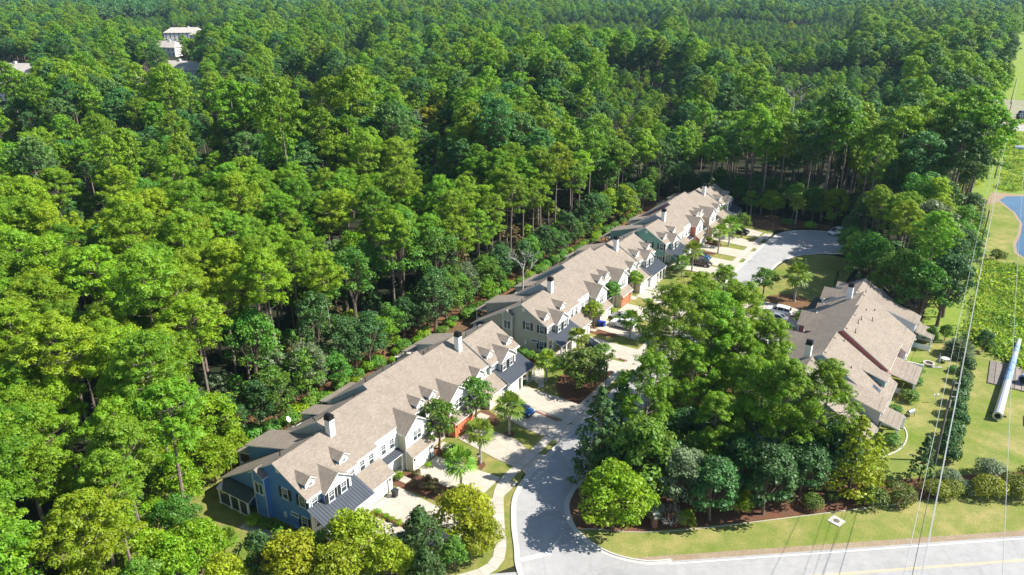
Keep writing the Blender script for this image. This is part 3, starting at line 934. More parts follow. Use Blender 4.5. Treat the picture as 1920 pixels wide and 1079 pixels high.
# per building: (garage s range) to (street s range), in the front building's coordinates
DR = [(-33.5, -28.3, -32, -28.2), (-27.3, -22.4, -27.6, -22.6), (-18.9, -14.6, -19.4, -13.8), (-9.6, -5.2, -10.9, -6.8), (-.9, 3.2, -2.6, 2.0), (3.8, 8.0, 2.6, 7.6)]
for bi, off in enumerate((0, 53.0, 104.0)):
    for k, (g0, g1, t0, t1) in enumerate(DR):
        if bi == 0 and k == 0:
            driveway([((-31.5, -11.0), (-28.4, -11.2)), ((-29.8, -5.8), (-28.0, -5.8)), ((-27.5, 1.6), (-24.0, 1.6))]); continue
        if bi == 2 and k == 5: continue
        o = off - (1.2 if bi == 1 else 0)
        if bi == 0 and k == 1:
            driveway([((g0, -12.1), (g1, -12.1)), ((-27.3, -5.5), (-22.8, -5.5)), ((-25.0, .0), (-19.6, -.6))]); continue
        dn = -12.1
        driveway([((g0 + o, dn), (g1 + o, dn)), ((min(g0, t0) + o + .2, -5.0), (max(g1, t1) + o - .2, -5.0)), ((t0 + o, -2.15), (t1 + o, -2.15))])
        driveway([((t0 + o, -.75), (t1 + o, -.75)), ((t0 + o - .5, .28), (t1 + o + .5, .28))])
    # entry walks
    for (a, c) in ((-22.3, -19.2), (-13.9, -10.2), (-5.0, -1.2)):
        o = off
        driveway([((a + o + .9, -13.4), (c + o - 1.1, -13.4)), ((a + o + .9, -11.6), (c + o - 1.1, -11.6))])
# driveways on the right side of the street (townhouses facing left)
for (g0, g1) in ((27, 31.5), (35.5, 40), (44.5, 49), (53, 57.5), (58.5, 62)):
    driveway([((g0, 19.5), (g1, 19.5)), ((g0 - .4, 7.3), (g1 + .4, 7.3))])
driveway([((10.8, -13.0), (16.6, -13.6)), ((9.6, -10.4), (13.0, -11.4)), ((8.2, -9.9), (9.3, -9.2))])
# end-wall path of the blue house
path_px = [(455, 985), (500, 1002), (545, 1022), (590, 1050), (640, 1085)]
pp = [gp(*p) for p in path_px]
rp = empty('garden_path', pp[0], kind='structure')
for a, c in zip(pp[:-1], pp[1:]):
    t = (c - a).normalized(); nn2 = Vector((t.y, -t.x, 0)) * .6
    slab_obj('slab', [a - nn2, a + nn2, c + nn2, c - nn2], .05, .045, SIDEW, rp)

# mulch beds in the front yards, lawn islands
def bed(pts, m=MULCH, z=.02, name='mulch_bed'):
    return tri_sheet(name, [S(*p) for p in smooth(list(pts) + [pts[0]], 3)[:-1]], z, m)
bed([(-22.6, -13.4), (-19.4, -13.4), (-19.1, -8.3), (-19.2, -5.2), (-20.4, -4.0), (-21.8, -5.0), (-22.3, -11.1)])
bed([(-14.4, -13.6), (-12.2, -13.4), (-12.4, -10.5), (-13.9, -9.6)])
bed([(-28.2, -11.2), (-27.5, -11.2), (-27.4, -6.1), (-28.1, -6.0)])
bed([(-4.8, -13.6), (-1.4, -13.4), (-2.2, -10.2), (-4.6, -9.4)])
bed([(7.6, -1.95), (8.0, -5.6), (11.5, -8.2), (15, -8.6), (16.4, -6), (19.2, -3.6), (19, -1.95)])
bed([(10.6, -18.6), (14.6, -18.6), (16.6, -15.2), (16.2, -14.3), (12.0, -13.8), (11.0, -14.5)])
bed([(70.5, -9.8), (73.4, -9.8), (72.4, -6.0), (70.2, -6.4)])
bed([(-13.9, -5.2), (-12.4, -5.4), (-12.2, -6.9), (-13.6, -6.8)], MULCH, .024)
bed([(-5.6, -6.0), (-4.2, -6.0), (-4.1, -7.3), (-5.5, -7.3)], MULCH, .024)
for o in (53, 104):
    bed([(-22.4 + o, -13.4), (-19.4 + o, -13.4), (-19.3 + o, -7.4), (-21.7 + o, -7.8)])
    bed([(-14.4 + o, -13.4), (-11 + o, -13.4), (-11.6 + o, -8.5), (-13.9 + o, -8.5)])
bed([(110, -14), (121, -12), (121, 14), (117.5, 16), (116.6, 8), (113, 2.5), (109, -1)], STRAW)
bed([(60, 22.5), (66, 20), (69, 14), (64, 9.5), (58, 9.5), (56, 16)], STRAW)
# brick strips between paired driveways: loose pavers laid in the joint
bme = MB(); bme.box(-.045, .045, -.095, .095, 0, .07, BRICKM); bme = bme.mesh('brick')
for (s0, d0, s1, d1) in ((2.45, -7.0, 1.95, -2.3), (24.4, -3.5, 24.3, -1.8), (2.4 + 52, -7, 2.1 + 52, -2.3)):
    bs = empty('brick_strip', S(s0, d0), kind='structure')
    a, c = S(s0, d0), S(s1, d1); nB = int((c - a).length / .24)
    t = (c - a).normalized(); nr_ = Vector((t.y, -t.x, 0)); ang = math.atan2(t.y, t.x)
    for i in range(nB):
        for k in (-1, 1):
            p = a + t * (i * .24 + .1 + (.05 if k > 0 else 0)) + nr_ * k * .12
            o = obj('brick', bme, bs, (p.x - a.x, p.y - a.y, .05), (0, 0, ang + random.uniform(-.05, .05)), (1.9, 1.1, 1))
# concrete bed edging on the right lawn
b = MB()
ed = [S(*p) for p in smooth([(-17.2, 11.3), (-16.3, 12.1), (-13.6, 17.4), (-9.7, 22.4), (-5.2, 27.4), (-.6, 32.4), (4.2, 37.6), (9.2, 42.9)], 4)]
strip(b, ed, .05, .06, SIDEW, .06)
tag(b.build('bed_edging'), label=None, kind='structure')
b = MB()
ed = [S(*p) for p in smooth([(16.5, 37), (18.8, 39.3), (22, 40.6), (25.5, 40.7), (28, 39.6), (29, 38)], 4)]
strip(b, ed, .09, .10, KERBM, .10)
tag(b.build('bed_edging'), kind='structure')
# storm drain in the lawn
c0 = S(.7, 36.1)
dm = empty('storm_drain', c0, R(40), 'square concrete storm drain cover with a round iron lid in the roadside lawn', 'drain cover')
b = MB(); b.box(-.75, .75, -.75, .75, .0, .10, KERBM); b.build('frame', dm)
b = MB(); b.tube([(0, 0, .1), (0, 0, .125)], .36, mat('iron', (.10, .09, .08), .7, .2, 8), 20); b.build('lid', dm)
for s_, d_, lb in ((9.1, -1.4, 'round iron manhole lid in the sidewalk near the lamp post'),):
    b = MB(); b.tube([(0, 0, .06), (0, 0, .075)], .3, MATS['iron'], 20); o = b.build('manhole_lid'); o.location = S(s_, d_); tag(o, lb, 'manhole')
for s_, d_, lb in ((-14.2, -3.9, 'round pale concrete cover in the lawn patch below the second palm'),):
    b = MB(); b.tube([(0, 0, .02), (0, 0, .06)], .3, KERBM, 20); o = b.build('valve_cover'); o.location = S(s_, d_); tag(o, lb, 'valve cover')
# ------------------------------------------------------------------ vegetation meshes
def quads_mesh(name, centers, normals, size, mats, matidx=None, tint=None, extra=None, aspect=1.0, bend=0.0):
    """one leaf-spray quad per centre, facing its normal; extra = MB with trunk faces"""
    n = len(centers)
    nr = normals / (np.linalg.norm(normals, axis=1, keepdims=True) + 1e-9)
    rnd = RNG.normal(size=(n, 3))
    t = np.cross(nr, rnd); t /= (np.linalg.norm(t, axis=1, keepdims=True) + 1e-9)
    b = np.cross(nr, t)
    s = (size if np.ndim(size) else np.full(n, size))[:, None] * .5
    jit = lambda: 1 + RNG.uniform(-.35, .35, (n, 1))
    P = np.empty((n, 4, 3))
    P[:, 0] = centers - t * s * jit() - b * s * aspect * jit() * .6
    P[:, 1] = centers + t * s * jit() - b * s * aspect * jit() + nr * s * bend
    P[:, 2] = centers + t * s * jit() * .7 + b * s * aspect * jit()
    P[:, 3] = centers - t * s * jit() + b * s * aspect * jit() * .8 + nr * s * bend
    V = P.reshape(-1, 3)
    nv = len(V); ev = 0
    if extra:
        EV = np.array(extra.v); ev = len(EV)
        V = np.concatenate([V, EV])
    me = bpy.data.meshes.new(name)
    nq = n
    loops = np.arange(nv)
    lt = np.full(nq, 4); ls = np.arange(nq) * 4
    mi = np.zeros(nq, int)
    if extra:
        el = []; elt = []
        for f in extra.f:
            el += [i + nv for i in f]; elt.append(len(f))
        els = nv + np.concatenate([[0], np.cumsum(elt)[:-1]])
        loops = np.concatenate([loops, el]); ls = np.concatenate([ls, els]); lt = np.concatenate([lt, elt])
        mi = np.concatenate([mi, np.array(extra.m) + 1])
    me.vertices.add(len(V)); me.vertices.foreach_set('co', V.ravel())
    me.loops.add(len(loops)); me.loops.foreach_set('vertex_index', loops.astype(np.int32))
    me.polygons.add(len(ls)); me.polygons.foreach_set('loop_start', ls.astype(np.int32)); me.polygons.foreach_set('loop_total', lt.astype(np.int32))
    me.polygons.foreach_set('material_index', mi.astype(np.int32))
    for m in mats: me.materials.append(m)
    if extra:
        for m in extra.mats: me.materials.append(m)
    me.update(calc_edges=True)
    ca = me.color_attributes.new('tint', 'FLOAT_COLOR', 'POINT')
    col = np.ones((len(V), 4)) * .5
    if tint is None: tint = RNG.uniform(0, 1, (n, 2))
    col[:nv, 0] = np.repeat(tint[:, 0], 4); col[:nv, 1] = np.repeat(tint[:, 1], 4)
    ca.data.foreach_set('color', col.ravel())
    return me

def clumps_to_quads(cl, per, size, up=0.25, rough=.5, shell=.25):
    """cl: rows cx,cy,cz,rx,ry,rz,tint. Leaf sprays near the surface of each clump"""
    C, N, T = [], [], []
    for c in cl:
        k = int(per * max(.35, (c[3] * c[4] * c[5]) ** (2 / 3)))
        d = RNG.normal(size=(k, 3)); d /= np.linalg.norm(d, axis=1, keepdims=True)
        d[:, 2] = np.where(d[:, 2] < -.35, -d[:, 2], d[:, 2])
        r = 1 - shell * RNG.uniform(0, 1, k) ** 1.5 + RNG.normal(size=k) * .05
        p = d * r[:, None] * np.array(c[3:6]) + np.array(c[:3])
        nn = d / np.array(c[3:6]) + RNG.normal(size=(k, 3)) * rough + np.array([0, 0, up])
        C.append(p); N.append(nn)
        T.append(np.stack([np.clip(c[6] * .5 + RNG.uniform(0, .5, k), 0, 1), np.full(k, RNG.uniform())], 1))
    return np.concatenate(C), np.concatenate(N), np.concatenate(T)

def make_pine(seed, H=22, cr=4.2, frac=.52, per=135, size=.20, bark=PBARK, leaf=PINE_L, limbs=True, nclump=44, one=False, puffs=7, pr=.98):
    """tall bare trunk with tiers of puffy needle clumps at the ends of limbs"""
    rs = np.random.RandomState(seed)
    zb = H * (1 - frac)
    lean = rs.uniform(-.5, .5, 2)
    def axis(z): t = z / H; return np.array([lean[0] * t * t * 1.4, lean[1] * t * t * 1.4, z])
    tr = MB()
    zs = [0, .4, H * .25, H * .5, H * .75, H * .97]
    tr.tube([axis(z) for z in zs], [.33, .25, .21, .17, .11, .04], bark, 7)
    cl = []
    pk = (cr / 4.8) ** .5
    for i in range(nclump):
        f = (i + rs.uniform(0, 1)) / nclump
        z = zb + (H - zb) * (f ** .66)
        prof = math.sin(min(1, (1 - f) * 1.35 + .10) * math.pi / 2) * (0.55 + .45 * min(1, f * 3))
        R_ = cr * prof * rs.uniform(.45, 1.05)
        a = i * 2.399 + rs.uniform(-.5, .5)
        base = axis(max(zb * .96, z - R_ * .4))
        tip = axis(z) + np.array([math.cos(a) * R_, math.sin(a) * R_, rs.uniform(-.2, .5)])
        if limbs and R_ > .8:
            mid = (base + tip) / 2 + np.array([0, 0, -.15])
            tr.tube([base, mid, tip], [.06, .04, .02], bark, 4, cap=False)
        # a plate of small round tufts round the end of the limb
        side = np.array([-math.sin(a), math.cos(a), 0]); out = np.array([math.cos(a), math.sin(a), 0])
        k_ = puffs if R_ > .8 else max(2, puffs - 2)
        tv = rs.uniform(.15, .85)
        for j in range(k_):
            q = tip + side * rs.uniform(-1.15, 1.15) * pk + out * rs.uniform(-1.2, .55) * pk + np.array([0, 0, rs.uniform(-.25, .4)])
            rr = rs.uniform(.42, .74) * pk * pr
            cl.append((*q, rr, rr, rr * .8, np.clip(tv + rs.uniform(-.25, .25), 0, 1)))
    # a few dead lower stubs
    if limbs:
        for i in range(5):
            z = zb * rs.uniform(.55, .95); a = rs.uniform(0, 6.28); L_ = rs.uniform(.6, 1.6)
            p = axis(z); tr.tube([p, p + np.array([math.cos(a) * L_, math.sin(a) * L_, .2])], [.05, .02], bark, 4, cap=False)
    C, N, T = clumps_to_quads(cl, per, size, up=.3, rough=.32, shell=.35)
    sz = RNG.uniform(.75, 1.3, len(C)) * size
    if one:
        return quads_mesh('pine_tree', C, N, sz, [leaf], tint=T, extra=tr, bend=.5)
    return quads_mesh('crown', C, N, sz, [leaf], tint=T, bend=.5, aspect=.6), tr.mesh('trunk')

def make_broad(seed, H=10, cr=4, zb=.22, per=30, size=.42, leaf=OAK_L, bark=BARK, nclump=34, dens=2.0, one=False, top=.8, col=1.0, multi=1):
    """rounded leafy crown of unequal clumps on a short forked trunk"""
    rs = np.random.RandomState(seed)
    tr = MB(); b = H * zb
    nclump = int(nclump * dens)
    if not one: size *= .78; per *= 1.45
    cl = []
    cz = b + (H - b) * .5; rz = (H - b) * .5
    ends = []
    for i in range(nclump):
        # points through an irregular ellipsoid
        d = rs.normal(size=3); d /= np.linalg.norm(d)
        if d[2] < -.5: d[2] *= -1
        r = rs.uniform(.55, 1) ** .6 if i > 3 else .25
        k = (1 + .18 * math.sin(3 * math.atan2(d[1], d[0]) + seed) + .12 * math.sin(5 * math.atan2(d[1], d[0]) + seed * 2))
        taper = 1 - (1 - top) * max(0, d[2])
        p = np.array([d[0] * cr * .78 * k * r * taper, d[1] * cr * .78 * k * r * taper, cz + d[2] * rz * .82 * r])
        rr = rs.uniform(.13, .25) * cr
        cl.append((*p, rr, rr, rr * rs.uniform(.62, .85), rs.uniform(0, 1)))
        ends.append(p)
    for m_ in range(multi):
        ox, oy = (rs.uniform(-.25, .25, 2) if multi > 1 else (0, 0))
        fork = np.array([rs.uniform(-.3, .3) + ox, rs.uniform(-.3, .3) + oy, b + (H - b) * .18])
        tr.tube([(ox, oy, 0), (ox * 1.1, oy * 1.1, b * .5), fork, (fork + np.array([0, 0, (H - b) * .35]))], [.028 * H / multi ** .5, .022 * H / multi ** .5, .017 * H / multi ** .5, .006 * H], bark, 6)
        for e in ends[m_::5]:
            mid = (fork + e) / 2 + np.array([0, 0, .1 * H * .3])
            tr.tube([fork, mid, e], [.009 * H, .006 * H, .003 * H], bark, 4, cap=False)
    C, N, T = clumps_to_quads(cl, per, size, up=.2, rough=.6, shell=.4)
    sz = RNG.uniform(.6, 1.35, len(C)) * size
    if one: return quads_mesh('broadleaf_tree', C, N, sz, [leaf], tint=T, extra=tr, bend=.3)
    return quads_mesh('crown', C, N, sz, [leaf], tint=T, bend=.3), tr.mesh('trunk')

def make_cone(seed, H=12, cr=3, leaf=DARK_L, bark=BARK, per=36, size=.38, zb=.06, n=60, power=.8):
    """conical evergreen or cypress built from drooping tiers"""
    rs = np.random.RandomState(seed)
    tr = MB(); tr.tube([(0, 0, 0), (0, 0, H * .5), (0, 0, H * .96)], [.018 * H, .012 * H, .003 * H], bark, 6)
    cl = []
    for i in range(n):
        f = (i + rs.uniform(0, 1)) / n
        z = H * (zb + (1 - zb) * f * .97)
        R_ = cr * (1 - f) ** power * rs.uniform(.45, 1.0)
        a = i * 2.399
        rr = max(.16, .26 * cr * (1 - f * .72)) * rs.uniform(.75, 1.2)
        cl.append((math.cos(a) * R_, math.sin(a) * R_, z, rr, rr, rr * .7, rs.uniform(0, 1)))
    C, N, T = clumps_to_quads(cl, per, size, up=.1, rough=.55, shell=.4)
    sz = RNG.uniform(.6, 1.3, len(C)) * size
    return quads_mesh('crown', C, N, sz, [leaf], tint=T, bend=.3), tr.mesh('trunk')

def make_bush(seed, rx, ry, rz, leaf, per=90, size=.16, lumps=6, tight=.10, core=True):
    rs = np.random.RandomState(seed)
    cl = [(0, 0, rz * .52, rx * .88, ry * .88, rz * .5, .5)]
    for i in range(lumps):
        a = rs.uniform(0, 6.28); q = rs.uniform(.3, .55)
        k = rs.uniform(.38, .55)
        cl.append((math.cos(a) * rx * q, math.sin(a) * ry * q, rz * rs.uniform(.35, .68), rx * k, ry * k, rz * k * .8, rs.uniform(0, 1)))
    C, N, T = clumps_to_quads(cl, per * 2.2, size, up=.15, rough=.35, shell=tight + .10)
    sz = RNG.uniform(.6, 1.3, len(C)) * size
    st = MB()
    for i in range(4):
        a = rs.uniform(0, 6.28); st.tube([(0, 0, 0), (math.cos(a) * rx * .4, math.sin(a) * ry * .4, rz * .6)], [.03, .012], BARK, 4, cap=False)
    return quads_mesh('foliage', C, N, sz, [leaf], tint=T, bend=.25), st.mesh('stem')

def make_palm(seed, H=4.6, cr=2.4, nf=25, leaf=PALM_L, droop=1.1):
    rs = np.random.RandomState(seed)
    tr = MB(); lean = rs.uniform(-.12, .12, 2)
    zs = np.linspace(0, H, 12)
    tr.tube([(lean[0] * (z / H) ** 2 * 2, lean[1] * (z / H) ** 2 * 2, z) for z in zs], [.24 if i == 0 else (.15 if i % 2 else .18) for i in range(12)], GBARK, 9)
    for i in range(18):
        a = i * 2.4; z = H * (.55 + .43 * i / 18)
        x, y = lean[0] * 2 * (z / H) ** 2, lean[1] * 2 * (z / H) ** 2
        tr.tube([(x + math.cos(a) * .12, y + math.sin(a) * .12, z - .12), (x + math.cos(a) * .33, y + math.sin(a) * .33, z + .12)], [.05, .02], GBARK, 4)
    top = np.array([lean[0] * 2, lean[1] * 2, H])
    V = []; F = []; tint = []
    st = MB()
    for i in range(nf):
        f = i / nf
        el = math.radians(78 - 118 * f + rs.uniform(-10, 10)); a = i * 2.399 + rs.uniform(-.2, .2)
        d = np.array([math.cos(a) * math.cos(el), math.sin(a) * math.cos(el), math.sin(el)])
        L1 = cr * .50 * rs.uniform(.85, 1.1)
        hub = top + d * L1 + np.array([0, 0, -.12 * L1 * droop])
        st.tube([top, hub], [.025, .015], leaf, 3, cap=False)
        side = np.cross(d, [0, 0, 1]); side /= np.linalg.norm(side) + 1e-6
        upv = np.cross(side, d)
        R_ = cr * .56 * rs.uniform(.85, 1.15); tv = (rs.uniform(.2, .9), rs.uniform())
        ns = 11
        for k in range(ns):
            an = math.radians(-100 + 200 * k / (ns - 1)) + rs.uniform(-.08, .08)
            dd = d * math.cos(an) + side * math.sin(an) + upv * .15 * abs(math.sin(an))
            tip = hub + dd * R_ * (1 - .2 * abs(an) / 2) + np.array([0, 0, -.20 * R_ * droop * rs.uniform(.4, 1.3)])
            w = np.cross(dd, upv); w /= np.linalg.norm(w) + 1e-6
            mid = hub + dd * R_ * .55 + np.array([0, 0, .02])
            b0 = len(V); V += [hub, mid + w * .12, tip, mid - w * .12]; F.append((b0, b0 + 1, b0 + 2, b0 + 3)); tint.append(tv)
    V = np.array(V)
    n0 = len(V)
    me = bpy.data.meshes.new('fronds')
    me.from_pydata([tuple(v) for v in V] + st.v, [], F + [tuple(n0 + j for j in f) for f in st.f])
    me.materials.append(leaf); me.update()
    ca = me.color_attributes.new('tint', 'FLOAT_COLOR', 'POINT')
    col = np.ones((len(me.vertices), 4)) * .5
    tt = np.repeat(np.array(tint), 4, axis=0); col[:n0, :2] = tt
    ca.data.foreach_set('color', col.ravel())
    return me, tr.mesh('trunk')

def plant(name, meshes, loc, label, cat, group=None, scale=1.0, rz=None, sc3=None, parts=('crown', 'trunk')):
    root = empty(name, loc, random.uniform(0, 6.28) if rz is None else rz, label, cat, group)
    root.scale = sc3 if sc3 else (scale, scale, scale)
    for pn, me in zip(parts, meshes):
        obj(pn, me, root)
    return root

BRIGHT2_L = leaf_mat('privet_leaves', (.16, .19, .018), .25, .02, .3)
PINESY = [make_pine(s, H=h, cr=c, frac=f, leaf=PINE_Y) for s, h, c, f in ((11, 21, 4.4, .36), (12, 22.5, 4.1, .34), (13, 19.5, 4.8, .40))]
PINES = [make_pine(s, H=h, cr=c, frac=f) for s, h, c, f in ((1, 21, 4.3, .40), (2, 22.5, 4.0, .38), (3, 19.5, 4.7, .40), (4, 21.5, 4.4, .38), (5, 20, 3.8, .42), (6, 23, 4.9, .32), (7, 19, 4.2, .40))]
BROAD = [make_broad(20 + i, H=h, cr=c, leaf=l, size=.27, per=75) for i, (h, c, l) in enumerate(((13, 4.6, OAK_L), (15, 4.4, OAK_L), (12, 4.8, BRIGHT_L), (14, 4.0, DARK_L), (12, 4.2, YEL_L), (13, 4.6, GREY_L), (11, 4.6, BRIGHT_L)))]
SMALLT = [make_broad(50 + i, H=6.5, cr=2.7, leaf=l, size=.30, per=56, nclump=30, multi=3, zb=.2) for i, l in enumerate((OAK_L, BRIGHT_L, BRONZE_L, GREY_L, DARK_L))]
CONES = [make_cone(70, 11, 3.2, DARK_L), make_cone(71, 13, 3.6, YEL_L, power=.7), make_cone(72, 7, 2.1, DARK_L, size=.3)]
PALMS = [make_palm(80, 4.4, 2.4), make_palm(81, 4.9, 2.2), make_palm(82, 3.5, 2.1)]
BOX = make_bush(90, .95, .95, 1.25, BRONZE_L, per=190, size=.13, lumps=3, tight=.02)
HOLLY = [make_bush(91, 1.5, 1.5, 2.6, DARK_L, per=100, size=.2, lumps=8), make_bush(96, 1.4, 1.6, 2.4, DARK_L, per=100, size=.2, lumps=8)]
GREENB = [make_bush(92, 1.2, 1.2, 1.5, BRIGHT_L, per=100, size=.17), make_bush(93, 1.3, 1.3, 1.4, OAK_L, per=100, size=.17)]
WAX = [make_bush(94, 2.2, 2.0, 2.6, BOX_L, per=110, size=.17, lumps=4, tight=.03), make_bush(95, 2.4, 2.1, 2.5, BRIGHT2_L, per=100, size=.17, lumps=8), make_bush(97, 2.2, 2.2, 2.4, GREY_L, per=90, size=.18, lumps=9)]
# ------------------------------------------------------------------ forest
def inpoly(pts, poly):
    x, y = pts[:, 0], pts[:, 1]; poly = np.array(poly)
    ins = np.zeros(len(pts), bool); j = len(poly) - 1
    for i in range(len(poly)):
        xi, yi = poly[i]; xj, yj = poly[j]
        c = ((yi > y) != (yj > y)) & (x < (xj - xi) * (y - yi) / (yj - yi + 1e-12) + xi)
        ins ^= c; j = i
    return ins

def noise2(x, y, sc, seed=0):
    """cheap smooth value field from a few sines"""
    r = np.random.RandomState(seed); v = 0
    for i in range(5):
        a = r.uniform(0, 6.28); f = r.uniform(.6, 1.6) / sc; ph = r.uniform(0, 6.28)
        v = v + np.sin((x * math.cos(a) + y * math.sin(a)) * f * 6.28 + ph)
    return v / 5

# clearings, in street coordinates
CLEAR = [
    # the development, its yards and the whole east side
    [(-300, 200), (-300, 30), (-60, 30), (-60, -16), (-46, -19), (-38, -31), (-30, -36.5), (-20, -38.5), (60, -39.5), (112, -40), (120, -20), (121, 17), (98, 21), (83, 27), (73, 32), (63, 38), (64, 41),
     (120, 40), (300, 39.5), (326, 39), (440, 38.5), (620, 38), (1020, 36), (1020, 85), (620, 110), (620, 300), (330, 300), (330, 400), (-300, 400)],
    [(84, -212), (108, -214), (116, -196), (104, -182), (90, -184)],
    [(88, -186), (112, -190), (120, -160), (100, -150)],
    [(140, -222), (160, -226), (170, -200), (158, -188), (142, -196)],
]
# openings in front of the distant houses, and stands of low young trees
HOUSES = []
def opening(u0, u1, v, zt, width_back=26):
    z_vis = zt * .45
    a, b_ = gp(u0, v, zt), gp(u1, v, zt)
    def scl(p, k): r = math.hypot(p.x, p.y); return toS(Vector((p.x * (r + k) / r, p.y * (r + k) / r, 0)))
    r = math.hypot(a.x, a.y); front = (22 - z_vis) * r / (60 - z_vis) * .98
    CLEAR.append([scl(a, -front), scl(a, width_back), scl(b_, width_back), scl(b_, -front)])
for o_ in ((-30, 75, 122, 10), (-30, 60, 150, 9), (300, 425, 52, 12), (540, 585, 47, 12), (283, 340, 76, 11), (305, 378, 112, 10), (232, 292, 146, 9), (618, 655, 13, 12)): opening(*o_)
LOW = []
def lowstand(u0, u1, vt, vb):
    LOW.append([toS(gp(u0, vt, 21)), toS(gp(u1, vt, 21)), toS(gp(u1 - 10, vb, 0)), toS(gp(u0, vb, 0))])
for l_ in ((355, 455, 322, 258), (520, 640, 232, 196), (0, 60, 322, 275), (1010, 1250, 88, 62), (1280, 1620, 84, 60), (640, 700, 128, 100), (1440, 1700, 205, 168), (180, 330, 60, 40), (1120, 1290, 212, 180), (760, 860, 330, 290), (120, 210, 432, 395)): lowstand(*l_)
def lowmask(xy):
    s = toS_np(xy); m = np.zeros(len(xy), bool)
    for c in LOW: m |= inpoly(s, c)
    return m
def openspace(xy):
    s = toS_np(xy)
    m = np.zeros(len(xy), bool)
    for c in CLEAR: m |= inpoly(s, c)
    return m

def visible(xy, zt=22, mx=60, my=80):
    """inside the camera's view with some margin"""
    x, y = xy[:, 0], xy[:, 1]
    fw = y * math.cos(PITCH) + 60 * math.sin(PITCH)
    u = 960 + 1420 * x / np.maximum(fw, 1)
    fw2 = y * math.cos(PITCH) - (zt - 60) * math.sin(PITCH); up = y * math.sin(PITCH) + (zt - 60) * math.cos(PITCH)
    v = 540 - 1420 * up / np.maximum(fw2, 1)
    mg = 22 * 1420 / np.maximum(fw, 30)
    return (u > -mg) & (u < 1920 + mg) & (v < 1079 + 120) & (y > 18)

def grid(x0, x1, y0, y1, st, seed):
    r = np.random.RandomState(seed)
    gx, gy = np.meshgrid(np.arange(x0, x1, st), np.arange(y0, y1, st * .9))
    gx = gx + (np.arange(gx.shape[0]) % 2)[:, None] * st / 2
    p = np.stack([gx.ravel(), gy.ravel()], 1)
    return p + r.uniform(-.36, .36, p.shape) * st

near = grid(-420, 520, 20, 640, 6.15, 3)
near = near[visible(near)]
near = near[~openspace(near)]
dist = np.hypot(near[:, 0], near[:, 1])
keep = dist < 640
near, dist = near[keep], dist[keep]
order = np.argsort(dist)
near, dist = near[order], dist[order]
rs = np.random.RandomState(5)
stand = noise2(near[:, 0], near[:, 1], 130, 2)      # stand height
kind = noise2(near[:, 0], near[:, 1], 60, 9) + rs.uniform(-.55, .55, len(near))
nearS = toS_np(near); lowm = lowmask(near)

FL = dict(W='tall pine with a full green crown standing in the dense woods left of the townhouse rows',
          E='pine standing in the wood that closes off the far end and right side of the cul-de-sac',
          B='broadleaf tree standing among the pines of the woods')
def zone(s):
    if s[1] > -25: return 'in the wood right of the cul-de-sac' if s[0] < 119 else 'in the wood behind the cul-de-sac'
    a = 'beside the blue end wall' if s[0] < -34 else 'behind the front row' if s[0] < 15 else 'behind the middle row' if s[0] < 66 else 'behind the farthest row'
    b_ = 'at the wood edge' if s[1] > -50 else 'inside the woods' if s[1] > -75 else 'deep in the left woods'
    return b_ + ' ' + a
# individual trees: the nearest 300 pines; the rest goes into the woods object
npine = 0; rest_idx = []
nbroad = 0
for i, (p, d, s) in enumerate(zip(near, dist, nearS)):
    isb = kind[i] > .52
    e = s[1] > -25
    if (npine >= 290 and not isb) or (nbroad >= 110 and isb):
        rest_idx.append(i); continue
    if not isb:
        npine += 1
        k = rs.randint(len(PINES)); yel = rs.uniform() < (.72 if s[0] < 12 and s[1] < -36 else .15); sc = rs.uniform(.80, 1.12) * (1 + .14 * stand[i]) * (.5 if lowm[i] else 1) * (.92 if 60 < s[0] < 122 and s[1] > 15 else 1)
        zn = zone(s)
        sh = ['round crowned', 'narrow', 'wide crowned', 'dense', 'slender', 'big', 'low'][k]
        if yel: sh = 'yellow green ' + sh.replace('big', 'tall')
        plant('pine_tree', PINESY[k % 3] if yel else PINES[k], (p[0], p[1], 0), sh + ' pine ' + zn, 'pine tree', sh + ' pines ' + zn, sc3=(sc, sc, sc * rs.uniform(.92, 1.06)))
    else:
        nbroad += 1
        k = rs.choice([0, 1, 1, 3, 5, 0, 2, 4]); sc = rs.uniform(.95, 1.35) * (.5 if lowm[i] else 1)
        kinds = {0: 'mid green', 1: 'mid green', 2: 'bright green', 3: 'dark green', 4: 'yellowing', 5: 'pale grey green'}
        plant('broadleaf_tree', BROAD[k], (p[0], p[1], 0), kinds[k] + ' broadleaf tree ' + zone(s), 'tree', kinds[k] + ' broadleaf trees ' + zone(s), sc3=(sc, sc, sc * 1.12))

# woods edge: lower leafy trees along the clearing, each its own thing
edge = []
EDGE = [make_broad(400 + i, H=h, cr=c, leaf=l, size=.27, per=75, zb=.03, nclump=44) for i, (h, c, l) in enumerate(((12, 4.4, OAK_L), (14, 4.2, OAK_L), (11, 4.6, BRIGHT_L), (13, 4.0, DARK_L), (12, 4.2, YEL_L), (12, 4.4, GREY_L)))]
for sv in np.arange(-31, 118, 3.1):
    edge.append((sv + rs.uniform(-1.3, 1.3), -36.2 + rs.uniform(-2.6, .8), rs.choice([0, 0, 3, 5, 0, 3, 2, 1]), rs.uniform(.5, 1.0)))
for sv, dv in ((-38, -37), (-43, -32), (-46, -27), (-50, -22), (-53, -18), (-50, -27), (-47, -33)):
    edge.append((sv, dv, rs.choice([0, 3, 2]), rs.uniform(.55, .8)))
for (sv, dv) in ((-36, -36), (-41, -30), (-45, -24), (-49, -19), (-53, -14)):
    edge.append((sv, dv, rs.choice([2, 0, 2]), rs.uniform(.6, .85)))
for dv in np.arange(-34, 16, 5.0):
    edge.append((122.5 + rs.uniform(-1, 1.5), dv, rs.choice([3, 0, 2, 0, 3]), rs.uniform(.6, .95)))
